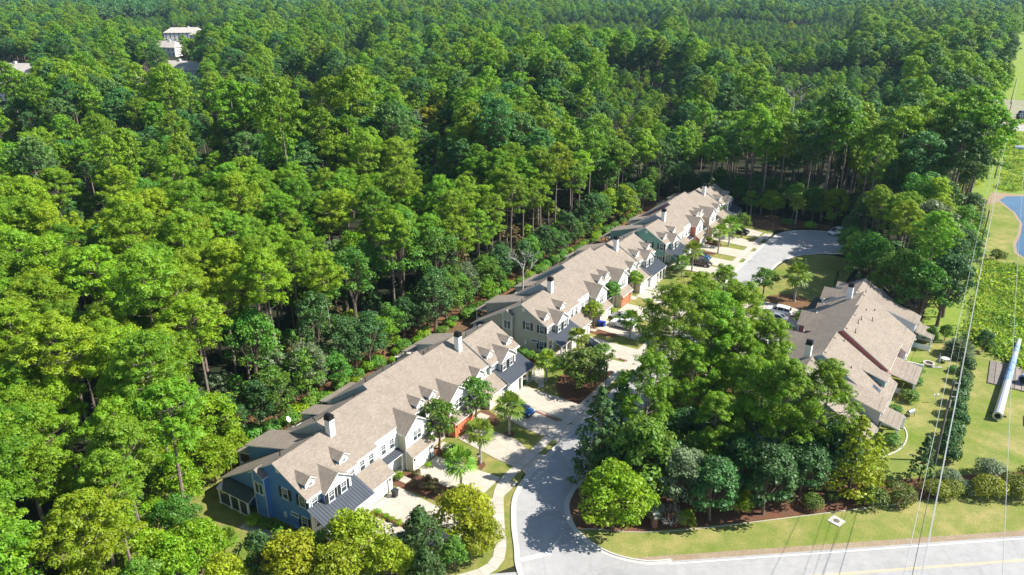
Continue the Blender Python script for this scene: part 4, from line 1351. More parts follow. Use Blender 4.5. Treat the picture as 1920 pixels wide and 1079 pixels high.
for (sv, dv) in ((104, 18.5), (99, 18.8), (94, 20), (89, 22), (84, 24), (79, 26.5), (74, 29), (69, 33), (65, 37.5), (99, 24), (91, 26), (83, 30), (75, 34.5), (68, 40.5), (73, 41), (80, 40.5), (87, 41), (95, 40.5), (103, 41), (111, 40.5), (119, 41)):
    edge.append((sv, dv, rs.choice([3, 0, 3, 0]), rs.uniform(.85, 1.2)))
def ezone(s_, d_):
    if s_ < -34: return 'at the lawn edge beside the blue end wall'
    if s_ > 120: return 'in the first line behind the cul-de-sac'
    if d_ > 0: return 'along the edge of the wood right of the cul-de-sac'
    return 'at the foot of the woods behind the ' + ('front' if s_ < 15 else 'middle' if s_ < 66 else 'farthest') + ' townhouse row'
edge = [(a_, c_, k_, q_ * (.68 if (a_ > 86 and 10 < c_ < 28 and a_ < 121) else 1)) for a_, c_, k_, q_ in edge]
for dv in np.arange(-36, 30, 3.4):
    edge.append((128 + rs.uniform(-2, 4), dv, rs.choice([3, 0, 0, 5]), rs.uniform(.6, .9)))
names = {0: 'mid green', 1: 'mid green', 2: 'bright green', 3: 'dark green', 4: 'yellowing', 5: 'pale grey green'}
for sv, dv, k, sc in edge:
    plant('edge_tree', EDGE[k], S(sv, dv), names[k] + ' leafy tree ' + ezone(sv, dv), 'tree', names[k] + ' edge trees ' + ezone(sv, dv), sc3=(sc * 1.05, sc * 1.05, sc))
# understorey shrubs inside the first rows of trunks
for i in range(150):
    sv = rs.uniform(-34, 122); dv = rs.uniform(-54, -38)
    k = rs.randint(5); sc = rs.uniform(.5, 1.0)
    plant('understorey_tree', SMALLT[k], S(sv, dv), ['mid green', 'bright green', 'bronze green', 'pale grey green', 'dark green'][k] + ' low tree under the pines ' + ('behind the front row' if sv < 15 else 'behind the middle row' if sv < 66 else 'behind the farthest row'), 'small tree', ['mid green', 'bright green', 'bronze green', 'pale grey green', 'dark green'][k] + ' low trees under the pines ' + ('behind the front row' if sv < 15 else 'behind the middle row' if sv < 66 else 'behind the farthest row'), scale=sc * 1.1)

# ---- instanced woods
LIB = bpy.data.collections.new('woods_library')
def lib(me):
    o = bpy.data.objects.new('a_%02d' % len(LIB.objects), me); LIB.objects.link(o); return o
LOD = []
for i in range(7):
    lib(make_pine(200 + i, H=[22, 24, 20, 23, 21, 25, 19][i], cr=[4.3, 4.0, 4.8, 4.4, 3.8, 5.0, 4.2][i], frac=.36, per=48, size=.29, leaf=PINE_F if i % 3 == 0 else PINE_L, limbs=(i < 4), nclump=40, puffs=5, pr=1.2, one=True))
for i, l in enumerate((OAK_L, DARK_L, BRIGHT_L, GREY_L, YEL_L, ORANGE_L)):
    lib(make_broad(230 + i, H=13, cr=4.5, leaf=l, size=.5, per=26, nclump=30, one=True))
# far patches: thirty coarse crowns on one sheet
def patch(seed, W=60, n=46, size=2.0):
    r = np.random.RandomState(seed); cl = []
    g = grid(-W / 2, W / 2, -W / 2, W / 2, 8.2, seed)
    for p in g:
        h = 19 + r.uniform(-4, 5); rr = r.uniform(3.2, 5)
        t = r.uniform(0, 1)
        for k in range(4):
            a = r.uniform(0, 6.28); q = rr * .45
            cl.append((p[0] + math.cos(a) * q, p[1] + math.sin(a) * q, h - 2.6 + r.uniform(-2.4, 1.8), rr * .6, rr * .6, rr * .5, t))
    C, N, T = clumps_to_quads(cl, 5, size * .68, up=.35, rough=.3)
    tr = MB()
    for p in g[::2]: tr.tube([(p[0], p[1], 0), (p[0], p[1], 17)], [.3, .2], PBARK, 3, cap=False)
    return quads_mesh('woods_patch', C, N, RNG.uniform(.7, 1.3, len(C)) * size * .68, [PINE_F], tint=T, extra=tr, bend=.4)
for i in range(3): lib(patch(300 + i))

def instancer(name, pos, rot, scl, idx, coll, label=None):
    me = bpy.data.meshes.new(name)
    me.vertices.add(len(pos)); me.vertices.foreach_set('co', np.asarray(pos, float).ravel())
    for nm, tp, dt in (('rz', 'FLOAT', rot), ('sc', 'FLOAT_VECTOR', scl), ('ix', 'INT', idx)):
        a = me.attributes.new(nm, tp, 'POINT')
        a.data.foreach_set('vector' if tp == 'FLOAT_VECTOR' else 'value', np.asarray(dt).ravel())
    o = obj(name, me)
    ng = bpy.data.node_groups.new(name, 'GeometryNodeTree')
    ng.interface.new_socket('Geometry', in_out='INPUT', socket_type='NodeSocketGeometry')
    ng.interface.new_socket('Geometry', in_out='OUTPUT', socket_type='NodeSocketGeometry')
    gi = ng.nodes.new('NodeGroupInput'); go = ng.nodes.new('NodeGroupOutput')
    ci = ng.nodes.new('GeometryNodeCollectionInfo'); ci.inputs['Collection'].default_value = coll
    ci.inputs['Separate Children'].default_value = True; ci.inputs['Reset Children'].default_value = True
    ip = ng.nodes.new('GeometryNodeInstanceOnPoints'); ip.inputs['Pick Instance'].default_value = True
    def na(nm, tp):
        n = ng.nodes.new('GeometryNodeInputNamedAttribute'); n.data_type = tp; n.inputs['Name'].default_value = nm; return n.outputs['Attribute']
    cx = ng.nodes.new('ShaderNodeCombineXYZ')
    ng.links.new(na('rz', 'FLOAT'), cx.inputs['Z'])
    ng.links.new(gi.outputs[0], ip.inputs['Points']); ng.links.new(ci.outputs[0], ip.inputs['Instance'])
    ng.links.new(na('ix', 'INT'), ip.inputs['Instance Index'])
    ng.links.new(cx.outputs[0], ip.inputs['Rotation']); ng.links.new(na('sc', 'FLOAT_VECTOR'), ip.inputs['Scale'])
    ng.links.new(ip.outputs[0], go.inputs[0])
    m = o.modifiers.new('instances', 'NODES'); m.node_group = ng
    return tag(o, label, kind='stuff')

ri = np.array(rest_idx)
P1 = near[ri]; st1 = stand[ri]; kd = kind[ri]
mid = grid(-900, 1100, 400, 1250, 7.0, 8)
dm_ = np.hypot(mid[:, 0], mid[:, 1])
mid = mid[(dm_ >= 640) & (dm_ < 1150) & visible(mid)]
mid = mid[~openspace(mid)]
P1 = np.concatenate([P1, mid]); st1 = np.concatenate([st1, noise2(mid[:, 0], mid[:, 1], 130, 2)])
kd = np.concatenate([kd, noise2(mid[:, 0], mid[:, 1], 60, 9) + rs.uniform(-.6, .6, len(mid))])
n = len(P1)
ix = rs.randint(0, 7, n)
bb = kd > .5
ix[bb] = rs.choice([7, 7, 8, 8, 9, 10, 11], bb.sum())
lone = (rs.uniform(0, 1, n) < .0006) & (np.hypot(P1[:, 0], P1[:, 1]) > 420)
ix[lone] = 12
sc = rs.uniform(.76, 1.16, n) * (1 + .13 * st1 + .12 * np.tanh(4 * st1)); sc[bb] *= 1.25
sc[lowmask(P1)] *= .5
instancer('woods', np.column_stack([P1, np.zeros(n)]), rs.uniform(0, 6.28, n), np.column_stack([sc, sc, sc * rs.uniform(.9, 1.12, n)]), ix, LIB, 'dense pine woods stretching away behind the nearer trees')
far = grid(-5200, 5200, 900, 7600, 54, 12)
df = np.hypot(far[:, 0], far[:, 1])
far = far[(df >= 1120) & visible(far)]
far = far[~openspace(far)]
n = len(far)
sc = rs.uniform(.75, 1.3, n)
instancer('far_woods', np.column_stack([far, np.zeros(n)]), rs.randint(0, 4, n) * math.pi / 2, np.column_stack([sc, sc, sc]), rs.randint(13, 16, n), LIB, 'far unbroken pine woods reaching the horizon')
print('woods', len(P1), 'far', n, 'pines', npine, 'broad', nbroad)
# ------------------------------------------------------------------ garden trees, palms, shrubs
def P_(u, v): return gp(u, v)
palms = [
    ((865, 920), 0, 1.0, 'cabbage palm on the edge of the boxwood bed of the front row'),
    ((901, 868), 1, 1.0, 'second cabbage palm from the front, in a lawn patch with a small lamp'),
    ((955, 815), 0, 1.05, 'third cabbage palm from the front, beside the parked blue car'),
    ((1024, 716), 2, 1.1, 'thin cabbage palm by the curved path of the front row'),
    ((1083, 678), 1, .95, 'slim cabbage palm by the dark car at the taupe end wall'),
    ((1180, 636), 2, 1.1, 'cabbage palm in front of the white cars of the middle row'),
    ((1297, 509), 0, 1.1, 'cabbage palm beside the brown minivan of the far row'),
    ((1278, 520), 2, .95, 'short palm with orange dead fronds by the green house'),
    ((1346, 476), 1, 1.1, 'greyish cabbage palm in a lawn patch in front of the coral wing'),
    ((1366, 462), 0, 1.2, 'bright cabbage palm beside the dark sport utility car of the far row'),
    ((1491, 421), 1, 1.15, 'cabbage palm at the back edge of the cul-de-sac'),
    ((1407, 404), 2, 1.3, 'shaded palm at the far end of the farthest townhouse row'),
    ((1489, 566), 0, 1.3, 'large shaggy palm standing left of the right townhouse row'),
]
for (px, k, sc, lb) in palms:
    plant('palm_tree', PALMS[k], P_(*px), lb, 'palm tree', 'cabbage palms in the front yards', scale=sc, parts=('crown', 'trunk'))
saw = make_palm(84, .5, 1.3, 34, GRASS_L, droop=.3)
plant('palmetto', saw, P_(425, 1022), 'low bright palmetto in the lawn left of the blue end wall', 'palmetto', scale=1.2)
datep = make_palm(85, .9, 2.6, 64, GREY_L, droop=.7)
plant('pindo_palm', datep, P_(1795, 668), 'wide silvery pindo palm at the end of the holly row', 'palm tree', scale=1.05)

T = {}
def tree_mesh(key, fn):
    if key not in T: T[key] = fn()
    return T[key]
dense_oak = tree_mesh('do', lambda: make_broad(101, 8.0, 3.1, .13, 70, .26, OAK_L, nclump=40))
dense_oak2 = tree_mesh('do2', lambda: make_broad(102, 8, 3.4, .2, 70, .28, OAK_L, nclump=44))
magn = tree_mesh('mg', lambda: make_broad(103, 8.5, 3.0, .03, 60, .30, DARK_L, nclump=44, top=.55))
crape = tree_mesh('cm', lambda: make_broad(104, 6.0, 2.5, .3, 60, .24, BRIGHT_L, nclump=30, multi=3))
crape2 = tree_mesh('cm2', lambda: make_broad(105, 6.0, 2.5, .3, 60, .24, OAK_L, nclump=30, multi=3))
gold = tree_mesh('gd', lambda: make_broad(106, 9.0, 4.5, .04, 75, .27, YEL_L, nclump=58))
golden2 = tree_mesh('gd2', lambda: make_broad(107, 8.0, 4.0, .03, 75, .27, YEL_L, nclump=50, multi=2))
lime = tree_mesh('lm', lambda: make_broad(108, 8.6, 4.5, .06, 80, .28, BRIGHT_L, nclump=60))
greyt = tree_mesh('gt', lambda: make_broad(109, 9.5, 4.0, .08, 60, .30, GREY_L, nclump=48))
dark = tree_mesh('dk', lambda: make_broad(110, 10, 4.2, .05, 70, .32, DARK_L, nclump=56))
dark2 = tree_mesh('dk2', lambda: make_broad(111, 9, 3.9, .04, 70, .30, OAK_L, nclump=52))
shrub = tree_mesh('sh', lambda: make_broad(112, 5.0, 3.6, .02, 80, .25, BOX_L, nclump=40, multi=3))
cedar = tree_mesh('cd', lambda: make_cone(113, 11, 3.2, DARK_L, n=80, per=60, size=.3))
cyp = tree_mesh('cy', lambda: make_cone(114, 12, 4.0, YEL_L, n=100, per=60, size=.30, power=.6))
bigp = [make_pine(120 + i, H=h, cr=c, frac=f, nclump=52) for i, (h, c, f) in enumerate(((22, 5.2, .5), (20, 5.0, .62), (17, 4.4, .75)))]

GT = [
    # (mesh, base px, scale, name, label, category)
    (dense_oak, (824, 842), 1.0, 'crape_myrtle', 'round dark green tree against the coral garage of the front row', 'tree'),
    (dense_oak, (892, 792), .95, 'crape_myrtle', 'dark green tree between the coral garage and the metal porch roof', 'tree'),
    (crape, (1112, 617), .95, 'crape_myrtle', 'green tree over the beige garage of the middle row', 'tree'),
    (crape2, (1146, 580), .95, 'crape_myrtle', 'green tree before the second wing of the middle row', 'tree'),
    (crape, (1190, 553), .9, 'crape_myrtle', 'green tree in front of the coral garage of the middle row', 'tree'),
    (crape2, (1203, 645), .6, 'crape_myrtle', 'small dark tree beside the white cars at the kerb', 'tree'),
    (crape, (1321, 432), .85, 'crape_myrtle', 'yellow green tree beside the coral wing of the far row', 'tree'),
    (crape2, (1346, 418), .95, 'crape_myrtle', 'leafy tree at the last wing of the far row', 'tree'),
    (dense_oak, (1390, 446), .85, 'garden_tree', 'dark rounded tree above the black car of the far row', 'tree'),
    (shrub, (1092, 728), 1.35, 'large_shrub', 'big rounded shrub in the mulch island by the lamp post', 'shrub'),
    (dense_oak, (1127, 700), .72, 'garden_tree', 'small round tree between the big shrub and the driveway', 'tree'),
    (magn, (492, 1092), .85, 'magnolia', 'dark glossy tree nearest the blue end wall path', 'tree'),
    (golden2, (560, 1112), 1.0, 'yellowing_tree', 'low yellowing tree at the bottom edge below the blue house', 'tree'),
    (dark2, (600, 1075), .62, 'garden_tree', 'dark tree beneath the yellow crown by the blue house', 'tree'),
    (gold, (672, 1076), .92, 'yellowing_tree', 'large yellow green tree covering the corner of the grey metal porch roof', 'tree'),
    (magn, (790, 1062), .98, 'magnolia', 'upright dark magnolia between the two yellow trees by the street corner', 'tree'),
    (gold, (872, 1022), .9, 'yellowing_tree', 'large golden tree at the sidewalk corner', 'tree'),
    (golden2, (735, 1100), .8, 'yellowing_tree', 'lower yellow green tree at the bottom edge left of the magnolia', 'tree'),
    (golden2, (640, 1120), .9, 'yellowing_tree', 'yellow green tree at the bottom edge under the largest one', 'tree'),
    (dark2, (540, 1060), .5, 'garden_tree', 'small dark tree against the blue wall corner', 'tree'),
    (magn, (800, 1120), .8, 'magnolia', 'dark tree at the bottom edge right of the yellow ones', 'tree'),
    (gold, (905, 1045), .62, 'yellowing_tree', 'lower part of the golden corner clump by the curb', 'tree'),
    (lime, (380, 1075), .8, 'lime_green_tree', 'bright tree at the bottom left corner of the lawn', 'tree'),
    (lime, (300, 1110), .9, 'lime_green_tree', 'bright tree at the bottom edge, second from the lawn', 'tree'),
    (golden2, (430, 1120), .7, 'yellowing_tree', 'yellowing bush at the bottom edge of the lawn', 'tree'),
    (dark2, (850, 1068), .5, 'garden_tree', 'dark bush at the foot of the golden corner tree', 'shrub'),
    (lime, (1149, 998), 1.08, 'lime_green_tree', 'bright green round tree at the corner of the wooded island', 'tree'),
    (cedar, (1120, 905), 1.3, 'cedar_tree', 'dark spiky cedar leaning over the street', 'tree'),
    (cedar, (1160, 860), 1.15, 'cedar_tree', 'second dark cedar behind the one over the street', 'tree'),
    (dark2, (1205, 935), 1.35, 'broadleaf_tree', 'dark tree behind the bright green corner tree', 'tree'),
    (greyt, (1265, 958), .95, 'broadleaf_tree', 'grey green tree above the brick pillar', 'tree'),
    (dark, (1330, 975), .9, 'broadleaf_tree', 'dark tree right of the dead white shrub', 'tree'),
    (greyt, (1420, 905), .95, 'broadleaf_tree', 'pale grey green tree in the middle of the wooded island', 'tree'),
    (dark, (1430, 965), 1.0, 'broadleaf_tree', 'tall dark tree left of the clipped shrubs', 'tree'),
    (dark, (1500, 935), .85, 'broadleaf_tree', 'dark tree just behind the first round clipped shrub', 'tree'),
    (dark2, (1370, 870), 1.0, 'broadleaf_tree', 'green tree deep inside the wooded island', 'tree'),
    (dark2, (1465, 860), .95, 'broadleaf_tree', 'green tree in the island facing the grey gable end', 'tree'),
    (dark, (1280, 880), .95, 'broadleaf_tree', 'dark crown below the two tall island pines', 'tree'),
    (cyp, (1590, 925), .95, 'cypress_tree', 'tall yellow green cypress before the end of the right row', 'tree'),
    (cyp, (1630, 900), .6, 'cypress_tree', 'smaller yellow green cypress touching the porch of the right row', 'tree'),
    (CONES[2], (1722, 905), 1.0, 'holly_cone', 'dark cone shaped holly behind the clipped shrubs', 'shrub'),
    (lime, (1525, 412), .85, 'lime_green_tree', 'wide light green tree behind the cul-de-sac', 'tree'),
    (lime, (1444, 408), .9, 'lime_green_tree', 'light green tree left of the cul-de-sac palm', 'tree'),
    (crape, (1553, 428), .75, 'crape_myrtle', 'small bright tree behind the white van', 'tree'),
    (shrub, (1868, 492), .62, 'open_bush', 'lone spreading bush on the bright grass bank by the pond', 'bush'),
    (dense_oak2, (1430, 560), .85, 'garden_tree', 'rounded tree left of the shaggy palm', 'tree'),
    (dense_oak2, (1385, 590), .8, 'garden_tree', 'rounded tree between the street and the parked white cars', 'tree'),
    (crape, (1500, 625), .75, 'crape_myrtle', 'bright shrubby tree by the far end of the right row', 'tree'),
    (crape, (1475, 680), .75, 'crape_myrtle', 'bright shrubby tree touching the right row roof', 'tree'),
    (crape2, (1470, 640), .6, 'crape_myrtle', 'small tree between the two bright ones at the right row', 'tree'),
    (dark, (1842, 660), .42, 'round_shrub', 'big round dark shrub right of the pindo palm', 'shrub'),
    (dark2, (1742, 648), .42, 'round_shrub', 'dark rounded shrub by the corner of the last porch', 'shrub'),
    (dark2, (1770, 640), .38, 'round_shrub', 'low dark shrub behind the silvery palm', 'shrub'),
    (greyt, (1225, 980), .34, 'round_shrub', 'small green bush left of the brick pillar', 'bush'),
    (lime, (1285, 990), .30, 'round_shrub', 'low bright bush right of the brick pillar', 'bush'),
    (lime, (1385, 965), .42, 'round_shrub', 'bright feathery bush at the mulch edge', 'bush'),
    (dark2, (1190, 982), .34, 'round_shrub', 'green bush under the bright corner tree', 'bush'),
    (lime, (437, 860), .62, 'lime_green_tree', 'bright yellow green tree left of the blue house rear corner', 'tree'),
    (lime, (405, 905), .8, 'lime_green_tree', 'bright tree standing over the lawn beside the blue house', 'tree'),
]
for (me, px, sc, nm, lb, ct) in GT:
    plant(nm, me, P_(*px), lb, ct, scale=sc)
IP = [((1247, 812), 0, 1.0, 'tallest pine of the island, its bare trunk in front of the street'),
      ((1318, 800), 1, 1.0, 'second island pine, right of the tallest one'),
      ((1372, 770), 1, .98, 'island pine with a bright crown beside the parked cars'),
      ((1300, 745), 0, .85, 'island pine behind the two front pines'),
      ((1420, 800), 2, .95, 'lower island pine facing the right row gable'),
      ((1455, 905), 2, 1.0, 'low wide pine in front of the right row end wall'),
      ((1525, 900), 2, .95, 'pine touching the end wall of the right row'),
      ((1385, 850), 2, .85, 'young pine in the heart of the wooded island'),
      ((1232, 712), 2, .62, 'small pine leaning over the kerb in the middle of the street'),
      ((1300, 640), 2, .75, 'young pine at the street edge by the first white car'),
      ((1345, 640), 2, .8, 'young pine near the dark pickup truck'),
      ((1330, 905), 2, .75, 'short pine in the dark hollow of the island')]
for px, k, sc, lb in IP:
    plant('island_pine', bigp[k], P_(*px), lb, 'pine tree', scale=sc)

# fill of the wooded island
kk = [('dark green', dark), ('mid green', dark2), ('pale green', greyt), ('dark green', cedar), ('bright', bigp[2]), ('mid green', dense_oak2)]
isl = [(-9, 11.5), (-5, 10), (-2, 12.5), (1.5, 9.8), (5, 11.5), (9, 10), (13, 11), (17, 9.8), (21, 11), (24, 10), (3, 15), (8, 15), (13, 15.5), (18, 15), (23, 15), (6, 19), (-6, 15.5), (-2, 19), (-5, 20), (0, 24), (5, 25), (3, 29), (7, 31), (10, 19), (14, 19.5), (8, 34)]
for i, (a_, c_) in enumerate(isl):
    j = [0, 1, 4, 1, 4, 5, 4, 1, 4, 5, 1, 4, 2, 4, 1, 0, 0, 1, 2, 0, 4, 0, 1, 1, 4, 0][i]
    kind_ = kk[j][0] + (' low pine' if j == 4 else ' tree')
    where = ('kerb side' if c_ < 12.6 else 'middle' if c_ < 20 else 'back') + ' of the wooded island ' + ('near the corner' if a_ < 2 else 'halfway up the street' if a_ < 14 else 'by the parked cars')
    plant('island_tree', kk[j][1], S(a_ + random.uniform(-.6, .6), c_ + random.uniform(-.6, .6)), kind_ + ' at the ' + where, 'tree', kind_ + 's at the ' + where, scale=(random.uniform(.45, .55) if (c_ < 12.6 and a_ > 0) else random.uniform(.75, 1.0)))
# boxwood bed
for i, px in enumerate([(781, 894), (801, 903), (814, 910), (777, 913), (793, 918), (809, 917), (823, 926), (848, 925), (837, 941)]):
    plant('clipped_shrub', BOX, P_(*px), ['bronze round shrub nearest the cream garage', 'second bronze shrub along the driveway', 'third bronze shrub along the driveway', 'bronze shrub at the left end of the boxwood bed', 'dark shrub in the second line of the boxwood bed', 'middle shrub of the boxwood bed beside a white flower', 'dark shrub at the right half of the boxwood bed', 'bronze shrub closest to the first palm', 'front right shrub of the boxwood bed'][i],
          'shrub', 'clipped round shrubs in the mulch bed', parts=('foliage', 'stem'), scale=.74)
small = [(746, 899, 0, .7, 'bright green bush at the entry of the first townhouse'), (845, 850, 1, .95, 'round bush below the tree at the cream garage'), (836, 858, 0, .5, 'low shrub beside the coral garage path'), (852, 862, 1, .6, 'second low shrub in the bed before the coral garage'),
         (804, 877, 0, .5, 'small bush at the corner of the cream garage'), (709, 965, 0, .45, 'small plant in the strip bed nearest the garage'), (724, 972, 0, .4, 'second small plant in the strip bed'), (735, 978, 0, .4, 'third small plant in the strip bed'), (748, 985, 0, .45, 'last small plant in the strip bed'),
         (475, 985, 0, .85, 'glossy bush at the blue house porch corner'), (523, 1003, 1, .9, 'dark foundation shrub below the blue wall'), (545, 1012, 1, .8, 'foundation shrub under the blue wall window'), (575, 1020, 1, .9, 'foundation shrub at the front corner of the blue wall'), (500, 990, 1, .8, 'foundation shrub at the blue bay'),
         (980, 668, 1, 1.0, 'foundation hedge shrub nearest the street of the taupe end wall'), (995, 674, 1, .95, 'second foundation shrub at the taupe end wall'), (1010, 680, 1, .95, 'third foundation shrub at the taupe end wall'), (1025, 688, 1, .8, 'fourth foundation shrub before the taupe end wall'), (1060, 690, 1, 1.1, 'dense shrub at the front corner of the taupe end wall'), (1040, 694, 1, .9, 'shrub by the palm at the taupe end wall'), (1078, 700, 0, .9, 'bright shrub before the middle row porch'),
         (996, 707, 0, .6, 'round bush at the far end porch of the front row'), (985, 722, 1, .45, 'small shrub along the curved path'), (975, 728, 0, .4, 'second small shrub along the curved path'),
         (1148, 590, 0, .8, 'bush at the coral entry of the middle row'), (1155, 603, 1, .7, 'second bush at the coral entry of the middle row'), (1248, 500, 1, .7, 'foundation shrub at the sage green end wall'), (1262, 508, 1, .8, 'second foundation shrub at the sage green end wall'), (1290, 520, 0, .7, 'bright shrub below the sage green end wall'),
         (1330, 455, 0, .8, 'bush at the coral wing entry of the far row'), (1341, 458, 1, .6, 'low bush right of the coral wing entry'), (1518, 432, 0, 1.5, 'wide clipped oval shrub behind the cul-de-sac'), (1475, 424, 1, 1.3, 'dark shrub left of the cul-de-sac palm'),
         (1718, 700, 1, 1.15, 'round hedge shrub nearest the fire pit'), (1712, 724, 1, 1.2, 'middle round hedge shrub at the back porch'), (1703, 752, 1, 1.25, 'lowest round hedge shrub at the back porch'), (1690, 690, 0, 1.0, 'pale shrub between two back porches'), (1678, 775, 1, .9, 'pair of low shrubs by the grill'), (1673, 785, 1, .8, 'low shrub behind the grill'), (1671, 838, 1, 1.2, 'green shrub at the last porch corner of the right row'), (1655, 852, 0, .7, 'small bush in front of the last porch'),
         (1790, 700, 1, .8, 'low shrub at the garden end by the palm'), (1562, 565, 0, .9, 'shrub on the shaded lawn of the cul-de-sac')]
for (u, v, k, sc, lb) in small:
    plant('bush', GREENB[k], P_(u, v), lb, 'bush', parts=('foliage', 'stem'), scale=sc)
slim = make_cone(131, 4.2, .7, DARK_L, n=34, per=90, size=.16)
plant('slim_conifer', slim, P_(1504, 520), 'narrow upright conifer on the cul-de-sac lawn', 'conifer', scale=1.1)
plant('slim_conifer', slim, P_(1566, 540), 'second narrow conifer near the right row roof', 'conifer', scale=.9)
# holly row
hl = [(1812, 698), (1806, 719), (1803, 738), (1796, 758), (1792, 779), (1794, 800), (1786, 822), (1780, 842), (1777, 865)]
ordn = ['first', 'second', 'third', 'fourth', 'fifth', 'sixth', 'seventh', 'eighth', 'last and largest']
for i, px in enumerate(hl):
    plant('holly_shrub', HOLLY[i % 2], P_(*px), f'{ordn[i]} dark holly of the long row on the lawn, counted from the palm', 'holly', 'holly shrubs in a long row on the side lawn', parts=('foliage', 'stem'), scale=.95 + .02 * i)
# front clipped shrubs
wx = [((1522, 953), 0, .72, 'round clipped shrub farthest left in the roadside bed'), ((1557, 938), 0, .52, 'small grey green clipped shrub, second in the roadside bed'), ((1588, 936), 1, .5, 'small yellow green clipped shrub, third in the roadside bed'),
      ((1637, 950), 0, .92, 'large slanting clipped shrub, fourth in the roadside bed'), ((1683, 943), 0, 1.02, 'large domed clipped shrub left of the cone shaped holly'), ((1752, 932), 1, .82, 'yellow green clipped shrub under the wires'), ((1782, 930), 1, .75, 'yellow green clipped shrub right of the one under the wires'),
      ((1775, 905), 2, .75, 'pale shrub behind the yellow green pair'), ((1812, 925), 2, .62, 'bare grey shrub in the gap of the roadside bed'), ((1850, 932), 1, 1.05, 'wide flat topped shrub in the roadside bed'), ((1856, 896), 2, .98, 'pale feathery shrub behind the flat topped one'), ((1905, 930), 1, 1.05, 'yellow green shrub at the right picture edge'), ((1925, 905), 0, .8, 'dark shrub cut by the right picture edge')]
for px, k, sc, lb in wx:
    plant('clipped_shrub', WAX[k], P_(*px), lb, 'shrub', parts=('foliage', 'stem'), scale=sc)
# low green filling along the wood edge behind the houses
for i in range(80):
    sv = -31 + i * 1.7 + random.uniform(-1, 1)
    if 104 < sv: break
    k = random.choice([0, 1, 1])
    plant('wood_edge_bush', GREENB[k], S(sv, -35.2 + random.uniform(-1.2, .8)), ['bright', 'dark'][k] + ' green bush on the straw at the foot of the woods', 'bush', ['bright', 'dark'][k] + ' green bushes at the foot of the woods', parts=('foliage', 'stem'), scale=random.uniform(.7, 1.45))

# dead white-branched shrub
b = MB(); rs2 = random.Random(4)
def branch(p, d, L_, r, n):
    q = p + d * L_
    b.tube([p, (p + q) / 2 + Vector((rs2.uniform(-.1, .1),) * 3), q], [r, r * .8, r * .5], GBARK, 4, cap=False)
    if n:
        for _ in range(3):
            e = (d + Vector((rs2.uniform(-.8, .8), rs2.uniform(-.8, .8), rs2.uniform(-.35, .6)))).normalized()
            branch(q, e, L_ * .72, r * .55, n - 1)
for i in range(6):
    a = i * 1.05; branch(Vector((0, 0, 0)), Vector((math.cos(a) * .7, math.sin(a) * .7, 1)).normalized(), 1.1, .05, 3)
o = b.build('dead_shrub'); o.location = P_(1258, 988); tag(o, 'bare white branched dead shrub right of the brick pillar', 'shrub')

# weeds on the rough field
GL = bpy.data.collections.new('weed_library')
for i in range(4):
    n_ = 70; c = RNG.normal(size=(n_, 3)) * np.array([.75, .75, .16]) + np.array([0, 0, .42]); c[:, 2] = np.abs(c[:, 2])
    nn = RNG.normal(size=(n_, 3)) + np.array([0, 0, .8])
    me = quads_mesh('weed', c, nn, RNG.uniform(.2, .5, n_), [GRASS_L if i != 2 else OAK_L], bend=.3, aspect=.6)
    o = bpy.data.objects.new('w_%d' % i, me); GL.objects.link(o)
g1 = []
while len(g1) < 5200:
    s_, d_ = random.uniform(56, 112), random.uniform(44, 78)
    if d_ < 46.0 + max(0, (66 - s_)) * .9: continue
    g1.append((s_, d_))
while len(g1) < 6900:
    g1.append((random.uniform(186, 294), random.uniform(46, 88)))
pos = np.array([tuple(S(a, c)) for a, c in g1]); nn_ = len(pos)
sc_ = RNG.uniform(.5, 1.7, nn_) * (1 + .5 * noise2(pos[:, 0], pos[:, 1], 14, 3)); sc_ = np.clip(sc_, .25, 1.7) * .75
instancer('field_weeds', pos, RNG.uniform(0, 6.28, nn_), np.column_stack([sc_, sc_, sc_ * RNG.uniform(.6, 1.4, nn_)]), RNG.integers(0, 4, nn_), GL, 'tall yellow green weeds covering the rough field')

# ------------------------------------------------------------------ cars
def paint(name, col, metal=.3):
    m = mat('paint_' + name, col, .25, .02, 2, metal=metal); return m
TYRE = mat('tyre_rubber', (.02, .02, .02), .85, .1); RIM = mat('alloy_rim', (.45, .46, .48), .3, .05, metal=.8)
HEADL = mat('headlight_lens', (.75, .77, .8), .1, .02); TAILL = mat('tail_light', (.35, .02, .02), .25, .05)
CARGLASS = mat('car_glass', (.015, .02, .025), .06, .1, spec=.8)
def loft(b, secs, m, closed_ends=True):
    """secs: list of rings (same length)"""
    n = len(secs[0]); base = len(b.v); k = b.mi(m)
    for s_ in secs: b.v += [tuple(p) for p in s_]
    for i in range(len(secs) - 1):
        for j in range(n):
            a = base + i * n + j; c = base + i * n + (j + 1) % n
            b.f.append((a, c, c + n, a + n)); b.m.append(k)
    if closed_ends:
        b.f.append(tuple(base + j for j in range(n))[::-1]); b.m.append(k)
        b.f.append(tuple(base + (len(secs) - 1) * n + j for j in range(n))); b.m.append(k)
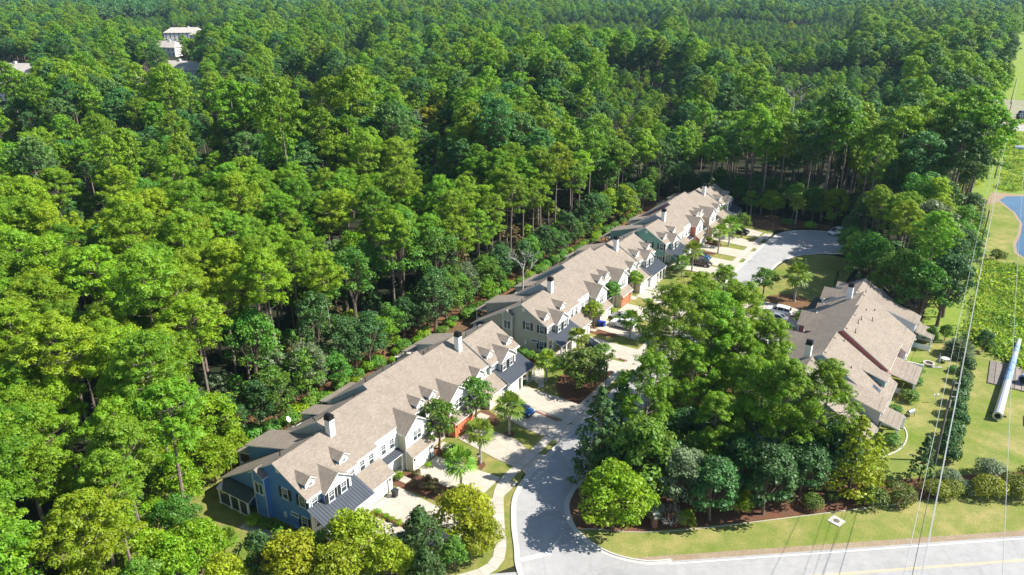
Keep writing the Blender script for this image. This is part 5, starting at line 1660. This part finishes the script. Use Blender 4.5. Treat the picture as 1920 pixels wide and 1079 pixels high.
CARS = {
    'hatch': dict(L=4.3, W=1.78, st=[(-2.15, .45, .72, .78), (-2.08, .28, .92, .84), (-1.7, .22, 1.0, .88), (0, .2, .96, .89), (1.2, .22, .93, .88), (1.85, .26, .78, .84), (2.12, .34, .62, .74)],
                  roof=[(-2.02, 1.02, .66), (-1.75, 1.42, .58), (-.9, 1.50, .60), (.2, 1.47, .60), (1.15, .95, .70)], wb=1.3, wr=.32),
    'sedan': dict(L=4.7, W=1.8, st=[(-2.35, .45, .78, .76), (-2.25, .3, .98, .84), (-1.6, .22, 1.0, .88), (0, .2, .95, .9), (1.2, .22, .93, .88), (2.0, .26, .78, .84), (2.34, .36, .6, .72)],
                  roof=[(-1.75, 1.0, .68), (-1.05, 1.38, .58), (-.3, 1.44, .6), (.35, 1.4, .6), (1.2, .95, .70)], wb=1.38, wr=.33),
    'suv': dict(L=4.8, W=1.9, st=[(-2.4, .5, .9, .82), (-2.32, .34, 1.12, .9), (-1.6, .28, 1.16, .94), (0, .26, 1.12, .95), (1.2, .28, 1.1, .93), (2.05, .32, .98, .9), (2.38, .42, .74, .8)],
                roof=[(-2.28, 1.15, .76), (-2.05, 1.66, .68), (-.9, 1.76, .70), (.3, 1.72, .70), (1.15, 1.12, .78)], wb=1.42, wr=.37),
    'van': dict(L=5.1, W=1.98, st=[(-2.55, .5, .9, .86), (-2.48, .34, 1.1, .94), (-1.6, .26, 1.14, .98), (0, .24, 1.1, .98), (1.4, .26, 1.05, .96), (2.2, .3, .86, .9), (2.52, .4, .66, .78)],
                roof=[(-2.46, 1.14, .82), (-2.3, 1.66, .72), (-.9, 1.78, .74), (.6, 1.72, .72), (1.75, 1.02, .78)], wb=1.5, wr=.34),
    'pickup': dict(L=5.6, W=1.95, st=[(-2.8, .55, .95, .88), (-2.75, .45, 1.12, .94), (-1.8, .4, 1.12, .95), (-.2, .36, 1.12, .96), (1.4, .36, 1.12, .95), (2.4, .4, 1.02, .92), (2.75, .48, .8, .84)],
                   roof=[(-1.05, 1.13, .8), (-.9, 1.7, .7), (-.3, 1.8, .72), (.5, 1.76, .72), (1.25, 1.14, .8)], wb=1.75, wr=.4),
}
def car(kind, pm, loc, rz, label, cat='car', group=None):
    c = CARS[kind]; root = empty('parked_car', loc, rz, label, cat, group)
    b = MB(); secs = []
    for x, zl, zh, hw in c['st']:
        zm = zl + (zh - zl) * .55
        secs.append([(x, -hw * .86, zl), (x, -hw, zl + .12), (x, -hw * 1.01, zm), (x, -hw * .95, zh - .05), (x, -hw * .8, zh), (x, 0, zh + .03),
                     (x, hw * .8, zh), (x, hw * .95, zh - .05), (x, hw * 1.01, zm), (x, hw, zl + .12), (x, hw * .86, zl)])
    loft(b, secs, pm)
    b.build('body', root, smooth=False)
    # glasshouse
    r = c['roof']; g = MB()
    zb = .9 if kind in ('hatch', 'sedan') else 1.05
    hwb = c['W'] / 2 * .86
    secs = []
    for i, (x, z, hw) in enumerate(r):
        secs.append([(x, -hwb, zb), (x * 1.0, -hw, z), (x, 0, z + .02), (x, hw, z), (x, hwb, zb)])
    loft(g, secs, CARGLASS); g.build('windows', root)
    t = MB(); secs = []
    for (x, z, hw) in r[1:-1]:
        secs.append([(x, -hw - .02, z - .03), (x, -hw * .9, z + .035), (x, 0, z + .06), (x, hw * .9, z + .035), (x, hw + .02, z - .03), (x, 0, z - .02)])
    loft(t, secs, pm)
    for k in (-1, 1):
        for i in (0, 1, 3):
            a = r[i]; d = r[i + 1] if i == 0 or i == 3 else None
            if d is not None:
                t.tube([(a[0], k * (a[2] + .02), a[1]), (d[0], k * (d[2] + .02), d[1])], .045, pm, 5)
            else:
                t.tube([(a[0] + .9, k * (hwb + .01), zb), (a[0] + .9, k * (a[2] + .02), a[1])], .05, pm, 5)
        t.tube([(.1, k * (hwb + .01), zb), (.05, k * (r[3][2] + .02), r[3][1])], .045, pm, 5)
    t.build('roof', root)
    for x in (-c['wb'], c['wb']):
        for k in (-1, 1):
            w = MB(); y = k * (c['W'] / 2 - .1)
            w.tube([(x, y - .11, c['wr']), (x, y + .11, c['wr'])], c['wr'], TYRE, 16)
            wo = w.build('wheel', root)
            q = MB(); q.tube([(x, y + k * .10, c['wr']), (x, y + k * .125, c['wr'])], c['wr'] * .62, RIM, 12); q.build('rim', wo)
    fx = c['st'][-2][0]; rx = c['st'][1][0]; fz = c['st'][-2][2]; hwf = c['st'][-2][3]
    for k in (-1, 1):
        h = MB(); h.box(fx - .06, fx + .14, k * (hwf - .18) - .16, k * (hwf - .18) + .16, fz - .22, fz - .06, HEADL); h.build('headlight', root)
        h = MB(); h.box(rx - .08, rx + .03, k * (hwf - .08) - .1, k * (hwf - .08) + .1, .78, 1.0, TAILL); h.build('tail_light', root)
        h = MB(); h.box(.75, .95, k * (c['W'] / 2 + .04) - .09, k * (c['W'] / 2 + .04) + .09, zb + .02, zb + .16, pm); h.build('mirror', root)
    h = MB(); h.box(c['st'][-1][0] - .02, c['st'][-1][0] + .03, -.5, .5, .38, .56, TRIMD); h.build('grille', root)
    if kind == 'pickup':
        h = MB(); h.box(-2.65, -1.15, -.78, .78, 1.12, 1.165, TRIMD); h.build('bed', root)
    return root
aW = math.atan2(SW.y, SW.x)       # nose towards the street
def C_(s, d): return S(s, d, .05)
car('hatch', paint('blue', (.03, .10, .22)), C_(.9, -8.3), aW, 'blue hatchback on the driveway of the front row beside a brick strip')
car('sedan', paint('black', (.012, .013, .016)), C_(25.9, -10.4), aW, 'black car half hidden beside the palm at the taupe end wall')
car('suv', paint('white', (.72, .72, .72), 0), C_(36.2, -8.2), aW + math.pi, 'white sport utility car on the driveway of the middle row')
car('sedan', paint('silver', (.42, .43, .45), .6), C_(39.2, -9.6), aW + math.pi, 'silver car behind the white one on the middle row driveway')
car('van', paint('brown', (.10, .075, .07), .5), C_(75.2, -7.4), aW, 'dark brown minivan on the driveway below the sage green house')
car('sedan', paint('blue', (.03, .10, .22)), C_(79.2, -8.8), aW, 'blue car behind the brown minivan')
car('suv', paint('black', (.012, .013, .016)), C_(102.2, -7.0), aW, 'black car under the dark round tree of the far row')
car('van', paint('white', (.72, .72, .72), 0), S(114.8, 14.0, .03), R(20) + math.pi, 'white van parked at the end of the cul-de-sac')
car('suv', paint('white', (.72, .72, .72), 0), C_(41.0, 14.9), aW + math.pi, 'white car half hidden by the pines before the right row')
car('pickup', paint('black', (.012, .013, .016)), C_(50.0, 14.6), aW + math.pi, 'black pickup truck on a driveway of the right row')
car('sedan', paint('silver', (.42, .43, .45), .6), C_(54.4, 14.5), aW + math.pi, 'silver car next to the black pickup truck')
car('suv', paint('white', (.72, .72, .72), 0), C_(57.6, 14.3), aW + math.pi, 'white car farthest up the right row driveways')
car('sedan', paint('navy', (.02, .035, .07)), C_(35.0, 9.6), aW + math.pi, 'dark blue car glimpsed between the island pines')
lot = [(333, 50, 'black', (.012, .013, .016), 'dark car nearest the pole in the far car park'), (337, 53.5, 'silver', (.42, .43, .45), 'silver car in the far car park'), (340, 50, 'black', (.012, .013, .016), 'second dark car in the far car park'),
       (344, 53, 'white', (.72, .72, .72), 'white car in the far car park'), (349, 50.5, 'black', (.012, .013, .016), 'third dark car in the far car park'), (341, 57.5, 'white', (.72, .72, .72), 'white car at the right of the far car park'), (425, 52, 'black', (.012, .013, .016), 'lone dark car beyond the far car park')]
for s_, d_, nm, cc, lb in lot:
    car('suv', paint(nm, cc), S(s_, d_, .01), R(10 + s_ % 7), lb)
car('sedan', paint('white', (.72, .72, .72), 0), S(308, 44.6, .02), R(-32), 'white car driving on the far road at the wood edge')

# wheelie bins
def bin_(m, loc, rz, label):
    b = MB(); b.prism([(-.32, -.36, 1.0), (.32, -.36, 1.0), (.32, .36, 1.0), (-.32, .36, 1.0)], (0, 0, -.001), m)
    loft(b, [[(-.24, -.27, .08), (.24, -.27, .08), (.24, .27, .08), (-.24, .27, .08)], [(-.31, -.35, .99), (.31, -.35, .99), (.31, .35, .99), (-.31, .35, .99)]], m)
    r = empty('wheelie_bin', loc, rz, label, 'bin'); b.build('body', r)
    l = MB(); l.prism([(-.35, -.4, 1.1), (.35, -.4, 1.08), (.35, .4, 1.02), (-.35, .4, 1.04)], (0, 0, -.06), m); l.build('lid', r)
    for k in (-1, 1):
        w = MB(); w.tube([(k * .27, .27, .1), (k * .33, .27, .1)], .1, TYRE, 10); w.build('wheel', r)
BB = mat('bin_blue', (.01, .04, .30), .5, .05); BD = mat('bin_dark', (.02, .025, .03), .5, .05)
bin_(BB, P_(1124, 612), R(30), 'bright blue wheelie bin left of the white cars')
bin_(BB, P_(1131, 613), R(40), 'second blue wheelie bin nearer the white cars')
bin_(BD, P_(741, 932), R(60), 'dark wheelie bin at the corner of the first garage')

# ------------------------------------------------------------------ street furniture
def lamp(px, label, h=3.6):
    r = empty('street_lamp', P_(*px), 0, label, 'lamp post')
    b = MB(); b.tube([(0, 0, 0), (0, 0, .15), (0, 0, .5), (0, 0, h - .5)], [.16, .14, .07, .05], TRIMD, 10); b.build('post', r)
    b = MB(); b.tube([(0, 0, h - .5), (0, 0, h - .45), (0, 0, h - .1)], [.08, .16, .2], mat('lamp_glass', (.5, .5, .45), .2, .02), 8); b.build('lantern', r)
    b = MB(); b.tube([(0, 0, h - .1), (0, 0, h), (0, 0, h + .12)], [.24, .14, .02], TRIMD, 8); b.build('cap', r)
lamp((1135, 736), 'black lamp post on the sidewalk verge by the mulch island', 4.2)
lamp((897, 872), 'small white topped yard lamp beside the second palm', 1.7)
# corner sign: dark post with a hanging board
r = empty('corner_sign', P_(1149, 1005), R(-20), 'dark wooden sign post with a hanging board at the street corner', 'sign')
b = MB(); b.box(-.06, .06, -.06, .06, 0, 2.5, TRIMD); b.build('post', r)
b = MB(); b.box(-1.0, .06, -.05, .05, 2.3, 2.4, TRIMD); b.box(-.9, -.15, -.03, .03, 1.5, 2.2, mat('sign_board', (.10, .045, .035), .7, .1)); b.build('board', r)
# brick entrance pillar of single bricks
r = empty('brick_pillar', P_(1226, 988), R(14), 'brown brick entrance pillar with a stone cap at the edge of the wooded island', 'brick pillar'); r.scale = (.8, .8, .95)
core = MB(); core.box(-.34, .34, -.34, .34, 0, 2.1, mat('mortar', (.42, .38, .34), .9, .08)); core.build('core', r)
bb_ = MB(); bb_.box(-.17, .17, -.05, .05, 0, .13, BRICKM); bb_ = bb_.mesh('brick')
for ly in range(14):
    z = .02 + ly * .148
    for sd in range(4):
        a = sd * math.pi / 2
        for k in (-1, 1):
            off = k * .18 + (.0 if ly % 2 else .0)
            x, y = off, -.33
            obj('brick', bb_, r, (x * math.cos(a) - y * math.sin(a), x * math.sin(a) + y * math.cos(a), z), (0, 0, a + random.uniform(-.02, .02)))
b = MB(); b.box(-.5, .5, -.5, .5, 2.1, 2.22, KERBM); b.prism([(-.46, -.46, 2.3), (.46, -.46, 2.3), (.46, .46, 2.3), (-.46, .46, 2.3)], (0, 0, -.08), KERBM); b.build('cap', r)
b = MB(); b.box(-.22, .22, -.41, -.385, 1.35, 1.75, PAINTW); b.build('plaque', r)
# satellite dish behind the first row, garden things of the right row
r = empty('satellite_dish', P_(541, 808), R(40), 'small white satellite dish behind the blue townhouse', 'satellite dish')
b = MB(); b.tube([(0, 0, 0), (0, 0, 1.7)], .04, GBARK, 6); b.build('mast', r)
b = MB(); b.tube([(0, 0, 1.75), (.06, -.06, 1.8), (.16, -.16, 1.9)], [.05, .3, .45], WHITE, 14); b.build('dish', r)
fp = empty('fire_pit', P_(1741, 684), 0, 'round stone fire pit ring on the lawn behind the right row', 'fire pit')
b = MB(); b.tube([(0, 0, .02), (0, 0, .06)], .62, STRAW, 16); b.build('ash_bed', fp)
st_ = MB(); st_.box(-.2, .2, -.12, .12, 0, .32, KERBM); st_ = st_.mesh('stone')
for i in range(12):
    a = i * math.pi / 6; obj('stone', st_, fp, (math.cos(a) * .75, math.sin(a) * .75, 0), (0, 0, a + math.pi / 2))
r = empty('patio_umbrella', P_(1757, 690), 0, 'closed grey patio umbrella on a stand beside the fire pit', 'umbrella')
b = MB(); b.box(-.8, .8, -.25, .25, 0, .1, GBARK); b.build('stand', r)
b = MB(); b.tube([(0, 0, 0), (0, 0, 2.7)], .04, GBARK, 6); b.build('pole', r)
b = MB(); b.tube([(0, 0, 1.1), (0, 0, 1.6), (0, 0, 2.6)], [.26, .2, .04], mat('grey_canvas', (.22, .27, .30), .9, .1), 10); b.build('canopy', r)
r = empty('round_table', P_(1771, 680), 0, 'round white topped table right of the patio umbrella', 'table')
b = MB(); b.tube([(0, 0, .68), (0, 0, .74)], .7, KERBM, 18); b.build('tabletop', r)
for a in (0, 2.1, 4.2):
    b = MB(); b.tube([(math.cos(a) * .5, math.sin(a) * .5, 0), (math.cos(a) * .2, math.sin(a) * .2, .68)], .03, TRIMD, 5); b.build('leg', r)
r = empty('grill', P_(1706, 782), R(30), 'silver barbecue grill on wheels on the lawn by the back porch', 'grill')
b = MB(); b.box(-.7, .7, -.3, .3, .55, .9, RIM); b.build('body', r)
b = MB(); b.tube([(-.55, 0, .9), (.55, 0, .9)], .28, RIM, 10); b.build('hood', r)
for x in (-.6, .6):
    for y in (-.25, .25):
        b = MB(); b.box(x - .03, x + .03, y - .03, y + .03, 0, .55, TRIMD); b.build('leg', r)
r = empty('bird_feeder', P_(1752, 756), 0, 'thin white bird feeder pole on the lawn before the wires', 'bird feeder')
b = MB(); b.tube([(0, 0, 0), (0, 0, 1.7)], .03, WHITE, 5); b.build('pole', r)
b = MB(); b.box(-.35, .35, -.03, .03, 1.5, 1.56, WHITE); b.box(-.4, -.2, -.1, .1, 1.15, 1.4, WHITE); b.box(.2, .4, -.1, .1, 1.15, 1.4, WHITE); b.build('feeder', r)
r = empty('utility_post', P_(1654, 862), 0, 'short white hooked post at the corner of the right row lawn', 'post')
b = MB(); b.tube([(0, 0, 0), (0, 0, 1.3), (-.2, 0, 1.5), (-.5, 0, 1.45)], .05, WHITE, 6); b.build('post', r)
# terracotta umbrella/roof of the shed at the last porch
r = empty('pink_umbrella', P_(1741, 640), 0, 'open faded red patio umbrella behind the last porch', 'umbrella')
b = MB(); b.tube([(0, 0, 0), (0, 0, 2.4)], .04, GBARK, 6); b.build('pole', r)
b = MB(); b.tube([(0, 0, 1.9), (0, 0, 2.5)], [1.5, .03], mat('faded_red_canvas', (.42, .13, .10), .9, .15), 8, cap=False); b.build('canopy', r)
# back-yard patios behind the rows
for s0, d0 in ((-2, -33.5), (6, -34.5), (13.5, -34)):
    b = MB(); b.box(-2.2, 2.2, -1.4, 1.4, 0, .07, KERBM); o = b.build('patio_slab'); o.location = S(s0, d0); o.rotation_euler = (0, 0, SA); tag(o, kind='structure')
# red flowering shrub behind the front row
plant('red_shrub', make_bush(140, .9, .9, 1.0, leaf_mat('red_leaves', (.45, .02, .03), .3, .01, .3), per=90, size=.18), P_(748, 660), 'red flowering bush behind the front townhouse row', 'bush', parts=('foliage', 'stem'))
b = MB(); b.box(-3, 3, -1.2, 1.2, 0, .05, TRIMD)
def fence_(a, c, n, label):
    r = empty('timber_fence', a, 0, label, 'fence')
    d = c - a; t = d.normalized()
    for i in range(n + 1):
        p = d * (i / n); q = MB(); q.box(p.x - .07, p.x + .07, p.y - .07, p.y + .07, 0, 1.3, BARK); q.build('post', r)
    for z in (.35, .7, 1.05):
        q = MB(); q.tube([(0, 0, z), (d.x, d.y, z)], .05, BARK, 4); q.build('rail', r)
fence_(S(66, -33), S(74, -33.5), 5, 'dark timber rail fence behind the sage green house')

# ------------------------------------------------------------------ power line
WOODP = mat('pole_wood', (.13, .11, .09), .9, .2, 2)
WIRE = mat('wire', (.42, .42, .42), .45, .05, metal=.4); WIRED = mat('dark_wire', (.05, .05, .05), .6, .05)
PD = 44.6
poles = [(-72, 'utility pole beyond the near road'), (20.6, 'wooden utility pole behind the cone shaped holly, three insulators on its side'), (111, 'wooden utility pole by the mown grass bank'), (202, 'wooden utility pole past the pond'), (293, 'wooden utility pole at the far road'), (384, 'last wooden utility pole beside the far car park')]
for s_, lb in poles:
    r = empty('utility_pole', S(s_, PD), SA, lb, 'utility pole')
    b = MB(); b.tube([(0, 0, 0), (0, 0, 12.2)], [.19, .12], WOODP, 9); b.build('post', r)
    for z in (11.9, 10.9, 9.9):
        b = MB(); b.tube([(0, -.1, z), (0, -.62, z + .08)], .05, WHITE, 6); b.tube([(0, -.62, z), (0, -.62, z + .28)], [.09, .05], WHITE, 8); b.build('insulator', r)
    if s_ in (20.6, 202):
        b = MB(); b.tube([(.32, 0, 8.2), (.32, 0, 9.2)], .24, GBARK, 10); b.build('transformer', r)
def wire(name, p, q, sag, rad, m, label, group):
    b = MB(); pts = []
    n = 18
    for i in range(n + 1):
        t = i / n; x = p.lerp(q, t); x.z -= sag * 4 * t * (1 - t); pts.append(x)
    b.tube(pts, rad, m, 4); o = b.build(name); return tag(o, label, 'power line', group)
offs = [(11.98 + .28, .62, 'top'), (10.98 + .28, .62, 'middle'), (9.98 + .28, .62, 'lower'), (8.0, .0, 'lowest thick')]
for i in range(len(poles) - 1):
    for z, dd_, nm in offs:
        a, c = poles[i][0], poles[i + 1][0]
        where = ['over the near road', 'over the holly row', 'above the grass bank', 'past the pond', 'towards the car park'][i]
        wire('power_line', S(a, PD + dd_, z), S(c, PD + dd_, z), 1.1, .02 if dd_ else .032, WIRE if dd_ else WIRED, f'{nm} wire strung {where} between two wooden poles', 'wires on the wooden poles')
# the higher line to the right: steel poles outside the picture carry it
for s_ in (-120, 92):
    if s_ == 92: continue
for (d_, z, rad, lb) in ((50.2, 16.5, .026, 'high white wire crossing the lawn right of the hollies'), (43.6, 14.2, .026, 'high white wire left of the wooden pole line')):
    wire('high_wire', S(-90, d_ + .4, z + 2), S(230, d_ - .5, z + 1.5), 4.0, rad, WIRE, lb, None)

# ------------------------------------------------------------------ steel pole sections lying on the lawn
STEEL = mat('galvanised_steel', (.55, .56, .57), .35, .1, 1.5, metal=.5)
BLUEW = mat('blue_wrap', (.05, .16, .42), .5, .35, 1.3, col2=(.35, .45, .6), detail=9)
a, c = P_(1868, 790), P_(1907, 652)
d = c - a; d.z = 0; Lp = d.length; t = d.normalized()
r = empty('steel_pole_section', a, 0, 'long tapered steel pole lying on the lawn, half wrapped in blue', 'steel pole')
def cyl(x0, x1, r0, r1, m, nm, n=12, cap=True):
    b = MB(); b.tube([Vector((t.x * x0, t.y * x0, .82)), Vector((t.x * x1, t.y * x1, .82 - (r0 - r1) * .3))], [r0, r1], m, n, cap=cap); return b.build(nm, r)
cyl(0, Lp * .42, .60, .54, STEEL, 'bare_shaft')
cyl(Lp * .42, Lp * .78, .56, .48, BLUEW, 'blue_wrapped_shaft')
cyl(Lp * .78, Lp * .84, .46, .44, STEEL, 'bare_shaft')
cyl(Lp * .84, Lp * .95, .46, .42, BLUEW, 'blue_wrapped_shaft')
cyl(Lp * .95, Lp * 1.05, .40, .34, STEEL, 'top_shaft')
cyl(-.03, .2, .68, .68, STEEL, 'base_flange', 16); cyl(-.05, -.035, .42, .42, mat('dark_hole', (.01, .01, .01), .9, .1), 'opening', 14)
for x in (2, Lp * .5, Lp * .9):
    b = MB(); p = t * x; nr = Vector((t.y, -t.x, 0))
    q = [p + nr * 1.1 - t * .15, p + nr * 1.1 + t * .15, p - nr * 1.1 + t * .15, p - nr * 1.1 - t * .15]
    b.prism([(v.x, v.y, .22) for v in q], (0, 0, -.22), BARK); b.build('timber_support', r)
a2 = P_(1915, 722); t = SU.copy()
r = empty('steel_pole_section', a2, 0, 'end of a second steel pole wrapped in blue at the right picture edge', 'steel pole')
t = (SU * .75 + SW * .66).normalized()
cyl(0, 14, .85, .75, BLUEW, 'blue_wrapped_shaft', 14); cyl(-.02, -.005, .6, .6, MATS['dark_hole'], 'opening', 14)
a3 = P_(1901, 282); t = (SU * .2 + SW * 1).normalized()
r = empty('steel_pole_section', a3, 0, 'white pole section lying in the far field near the road', 'steel pole')
cyl(0, 24, 1.0, 1.3, STEEL, 'bare_shaft', 12)
# timber mats under the poles: single beams
PLANK = mat('weathered_timber', (.20, .17, .145), .9, .2, 2, objvar=.25)
mt = empty('timber_mat', S(49.5, 49.5), SA, 'grey timber mats laid on the lawn under the steel poles', 'timber mat')
pb_ = MB(); pb_.box(0, 9.0, -.42, .42, 0, .18, PLANK); pb_ = pb_.mesh('beam')
for i in range(13):
    obj('beam', pb_, mt, (-1.0 + random.uniform(-.15, .15), -.4 - i * .92, .0), (0, 0, random.uniform(-.01, .01)))
mt2 = empty('timber_mat', S(37.0, 54.6), SA, 'small stack of pale timber boards by the right picture edge', 'timber mat')
for i in range(4):
    obj('beam', pb_, mt2, (0, -.4 - i * .92, .0), (0, 0, random.uniform(-.02, .02)), (.35, 1, 1))

# ------------------------------------------------------------------ houses far behind
WF = siding('siding_far', (.72, .68, .63)); RFAR = mat('far_roof', (.38, .34, .30), .9, .15, .4)
def far_house(s_, d_, L_, W_, H_, rz, label, hip=True):
    r = empty('distant_house', S(s_, d_), rz, label, 'house')
    b = MB(); b.box(-L_ / 2, L_ / 2, -W_ / 2, W_ / 2, 0, H_, WF); b.build('wall', r)
    b = MB(); o_ = .6; zr = H_ + W_ * .28; k = W_ * .35 if hip else 0
    A_ = [(-L_ / 2 - o_, -W_ / 2 - o_, H_ - .1), (L_ / 2 + o_, -W_ / 2 - o_, H_ - .1), (L_ / 2 + o_, W_ / 2 + o_, H_ - .1), (-L_ / 2 - o_, W_ / 2 + o_, H_ - .1)]
    R1, R2 = (-L_ / 2 + k - (0 if hip else o_), 0, zr), (L_ / 2 - k + (0 if hip else o_), 0, zr)
    b.face([A_[0], A_[1], R2, R1], RFAR); b.face([A_[2], A_[3], R1, R2], RFAR); b.face([A_[1], A_[2], R2], RFAR); b.face([A_[3], A_[0], R1], RFAR); b.face(A_[::-1], WHITE)
    ro = b.build('roof', r)
    q = MB(); q.box(L_ * .1, L_ * .1 + 1.4, -.7, .7, zr - 1.2, zr + 1.0, WHITE); q.build('chimney', ro)
    n = max(2, int(L_ / 4)); st = H_ / max(1, round(H_ / 3))
    for fl in range(max(1, round(H_ / 3))):
        for i in range(n):
            for sd in (-1, 1):
                w = MB(); x = -L_ / 2 + (i + .5) * L_ / n
                w.box(x - .6, x + .6, sd * (W_ / 2 + .03) - .05, sd * (W_ / 2 + .03) + .05, fl * st + .9, fl * st + 2.3, GLASS); w.build('window', r)
    for i in range(2):
        for sd in (-1, 1):
            w = MB(); y = -W_ / 4 + i * W_ / 2; w.box(sd * (L_ / 2 + .03) - .05, sd * (L_ / 2 + .03) + .05, y - .6, y + .6, .9, 2.3, GLASS); w.build('window', r)
def fh(u, v, zt, L_, W_, H_, rz, label, **k):
    s_, d_ = toS(gp(u, v, zt)); far_house(s_, d_, L_, W_, H_, rz, label, **k)
fh(15, 124, 10, 46, 20, 6, R(-8), 'long low building with a hipped tan roof at the left picture edge')
fh(5, 152, 9, 42, 16, 5.5, R(-20), 'nearer building with blue framed windows at the left picture edge')
fh(345, 53, 12, 36, 16, 8, R(8), 'long pale apartment block showing above the trees')
fh(385, 57, 12, 26, 15, 8, R(-6), 'second pale block right of the long one')
fh(312, 78, 11, 28, 15, 7, R(-20), 'pale roofed house left of the apartment block')
fh(562, 48, 12, 32, 18, 9, R(12), 'white house group standing alone in the far woods')
fh(328, 114, 10, 28, 14, 6, R(-15), 'pale roof half hidden in front of the yellow trees')
fh(362, 120, 9, 26, 15, 5.5, R(20), 'second pale roof in front of the yellow trees')
fh(562, 52, 14, 20, 14, 9, R(40), 'second white house in the far woods group')
fh(318, 172, 8, 16, 12, 5, R(25), 'small pale roof among the left woods below the others')
fh(262, 148, 9, 34, 16, 5.5, R(10), 'low pale building glimpsed through the left woods')
fh(636, 14, 12, 60, 24, 10, R(0), 'farthest pale building near the top edge')
fh(1085, 268, 6, 20, 9, 4, R(20), 'grey roofed house hidden among the trunks behind the middle row')
fh(1632, 375, 4, 6, 5, 2.6, R(50), 'small grey roofed house in the trees right of the cul-de-sac')
# a few autumn coloured trees far back
for (u, v, k_, sc, lb) in ((388, 77, ORANGE_L, 1.6, 'orange yellow tree among the distant houses'), (414, 90, ORANGE_L, 1.6, 'golden tree right of the orange one in the distance'), (893, 48, ORANGE_L, 1.6, 'orange spot of a tree in the far woods'), (458, 76, YEL_L, 1.6, 'pale yellow tree behind the golden ones'), (1484, 40, YEL_L, 1.6, 'yellowish tree in the far middle woods')):
    m_ = tree_mesh(k_.name, lambda: make_broad(150, 13, 4.4, .3, 14, .8, k_, nclump=26))
    plant('autumn_tree', m_, gp(u, v, 20) - Vector((0, 0, 20)), lb, 'tree', sc3=(sc * .62, sc * .62, sc))
vine = make_broad(151, 14, 1.1, .02, 60, .3, leaf_mat('rust_leaves', (.36, .12, .03), .3, .03, .3), nclump=34)
plant('vine_covered_trunk', vine, gp(1436, 352), 'dead trunk covered in rust coloured vines behind the cul-de-sac', 'tree', scale=1.0)
snag = MB()
rs2 = random.Random(9); b = snag
branch(Vector((0, 0, 0)), Vector((0, 0, 1)), 9, .25, 0)
for i in range(5):
    a_ = i * 1.3; branch(Vector((0, 0, 8 + i * .7)), Vector((math.cos(a_), math.sin(a_), .9)).normalized(), 2.0, .1, 2)
for (u, v, lb) in ((760, 240, 'bare grey dead tree in the left woods'), (1478, 268, 'bare grey dead tree in the woods behind the cul-de-sac'), (980, 590, 'white dead snag with bent arms behind the middle townhouse row')):
    o = obj('dead_tree', None or (SNAG if 'SNAG' in globals() else globals().setdefault('SNAG', snag.mesh('dead_tree'))), None, gp(u, v)); o.scale = (1.7,) * 3 if v < 300 else (1, 1, 1); tag(o, lb, 'dead tree')

# ------------------------------------------------------------------ air
hz = MB(); hz.box(-6500, 6500, -300, 9500, -1.2, 75, WHITE)
hm = bpy.data.materials.new('haze_air'); hm.use_nodes = True
nt = hm.node_tree; nt.nodes.remove(nt.nodes['Principled BSDF'])
pv = nt.nodes.new('ShaderNodeVolumePrincipled'); pv.inputs['Color'].default_value = (.50, .80, 1, 1); pv.inputs['Density'].default_value = .000065
pv.inputs['Anisotropy'].default_value = .2
nt.links.new(pv.outputs[0], nt.nodes['Material Output'].inputs['Volume'])
o = hz.build('haze'); o.data.materials.clear(); o.data.materials.append(hm); tag(o, 'thin bluish haze over the far woods', kind='stuff')
scene.cycles.volume_step_rate = 5
scene.cycles.max_bounces = 6
scene.cycles.diffuse_bounces = 3
scene.cycles.transmission_bounces = 4
scene.cycles.use_denoising = True
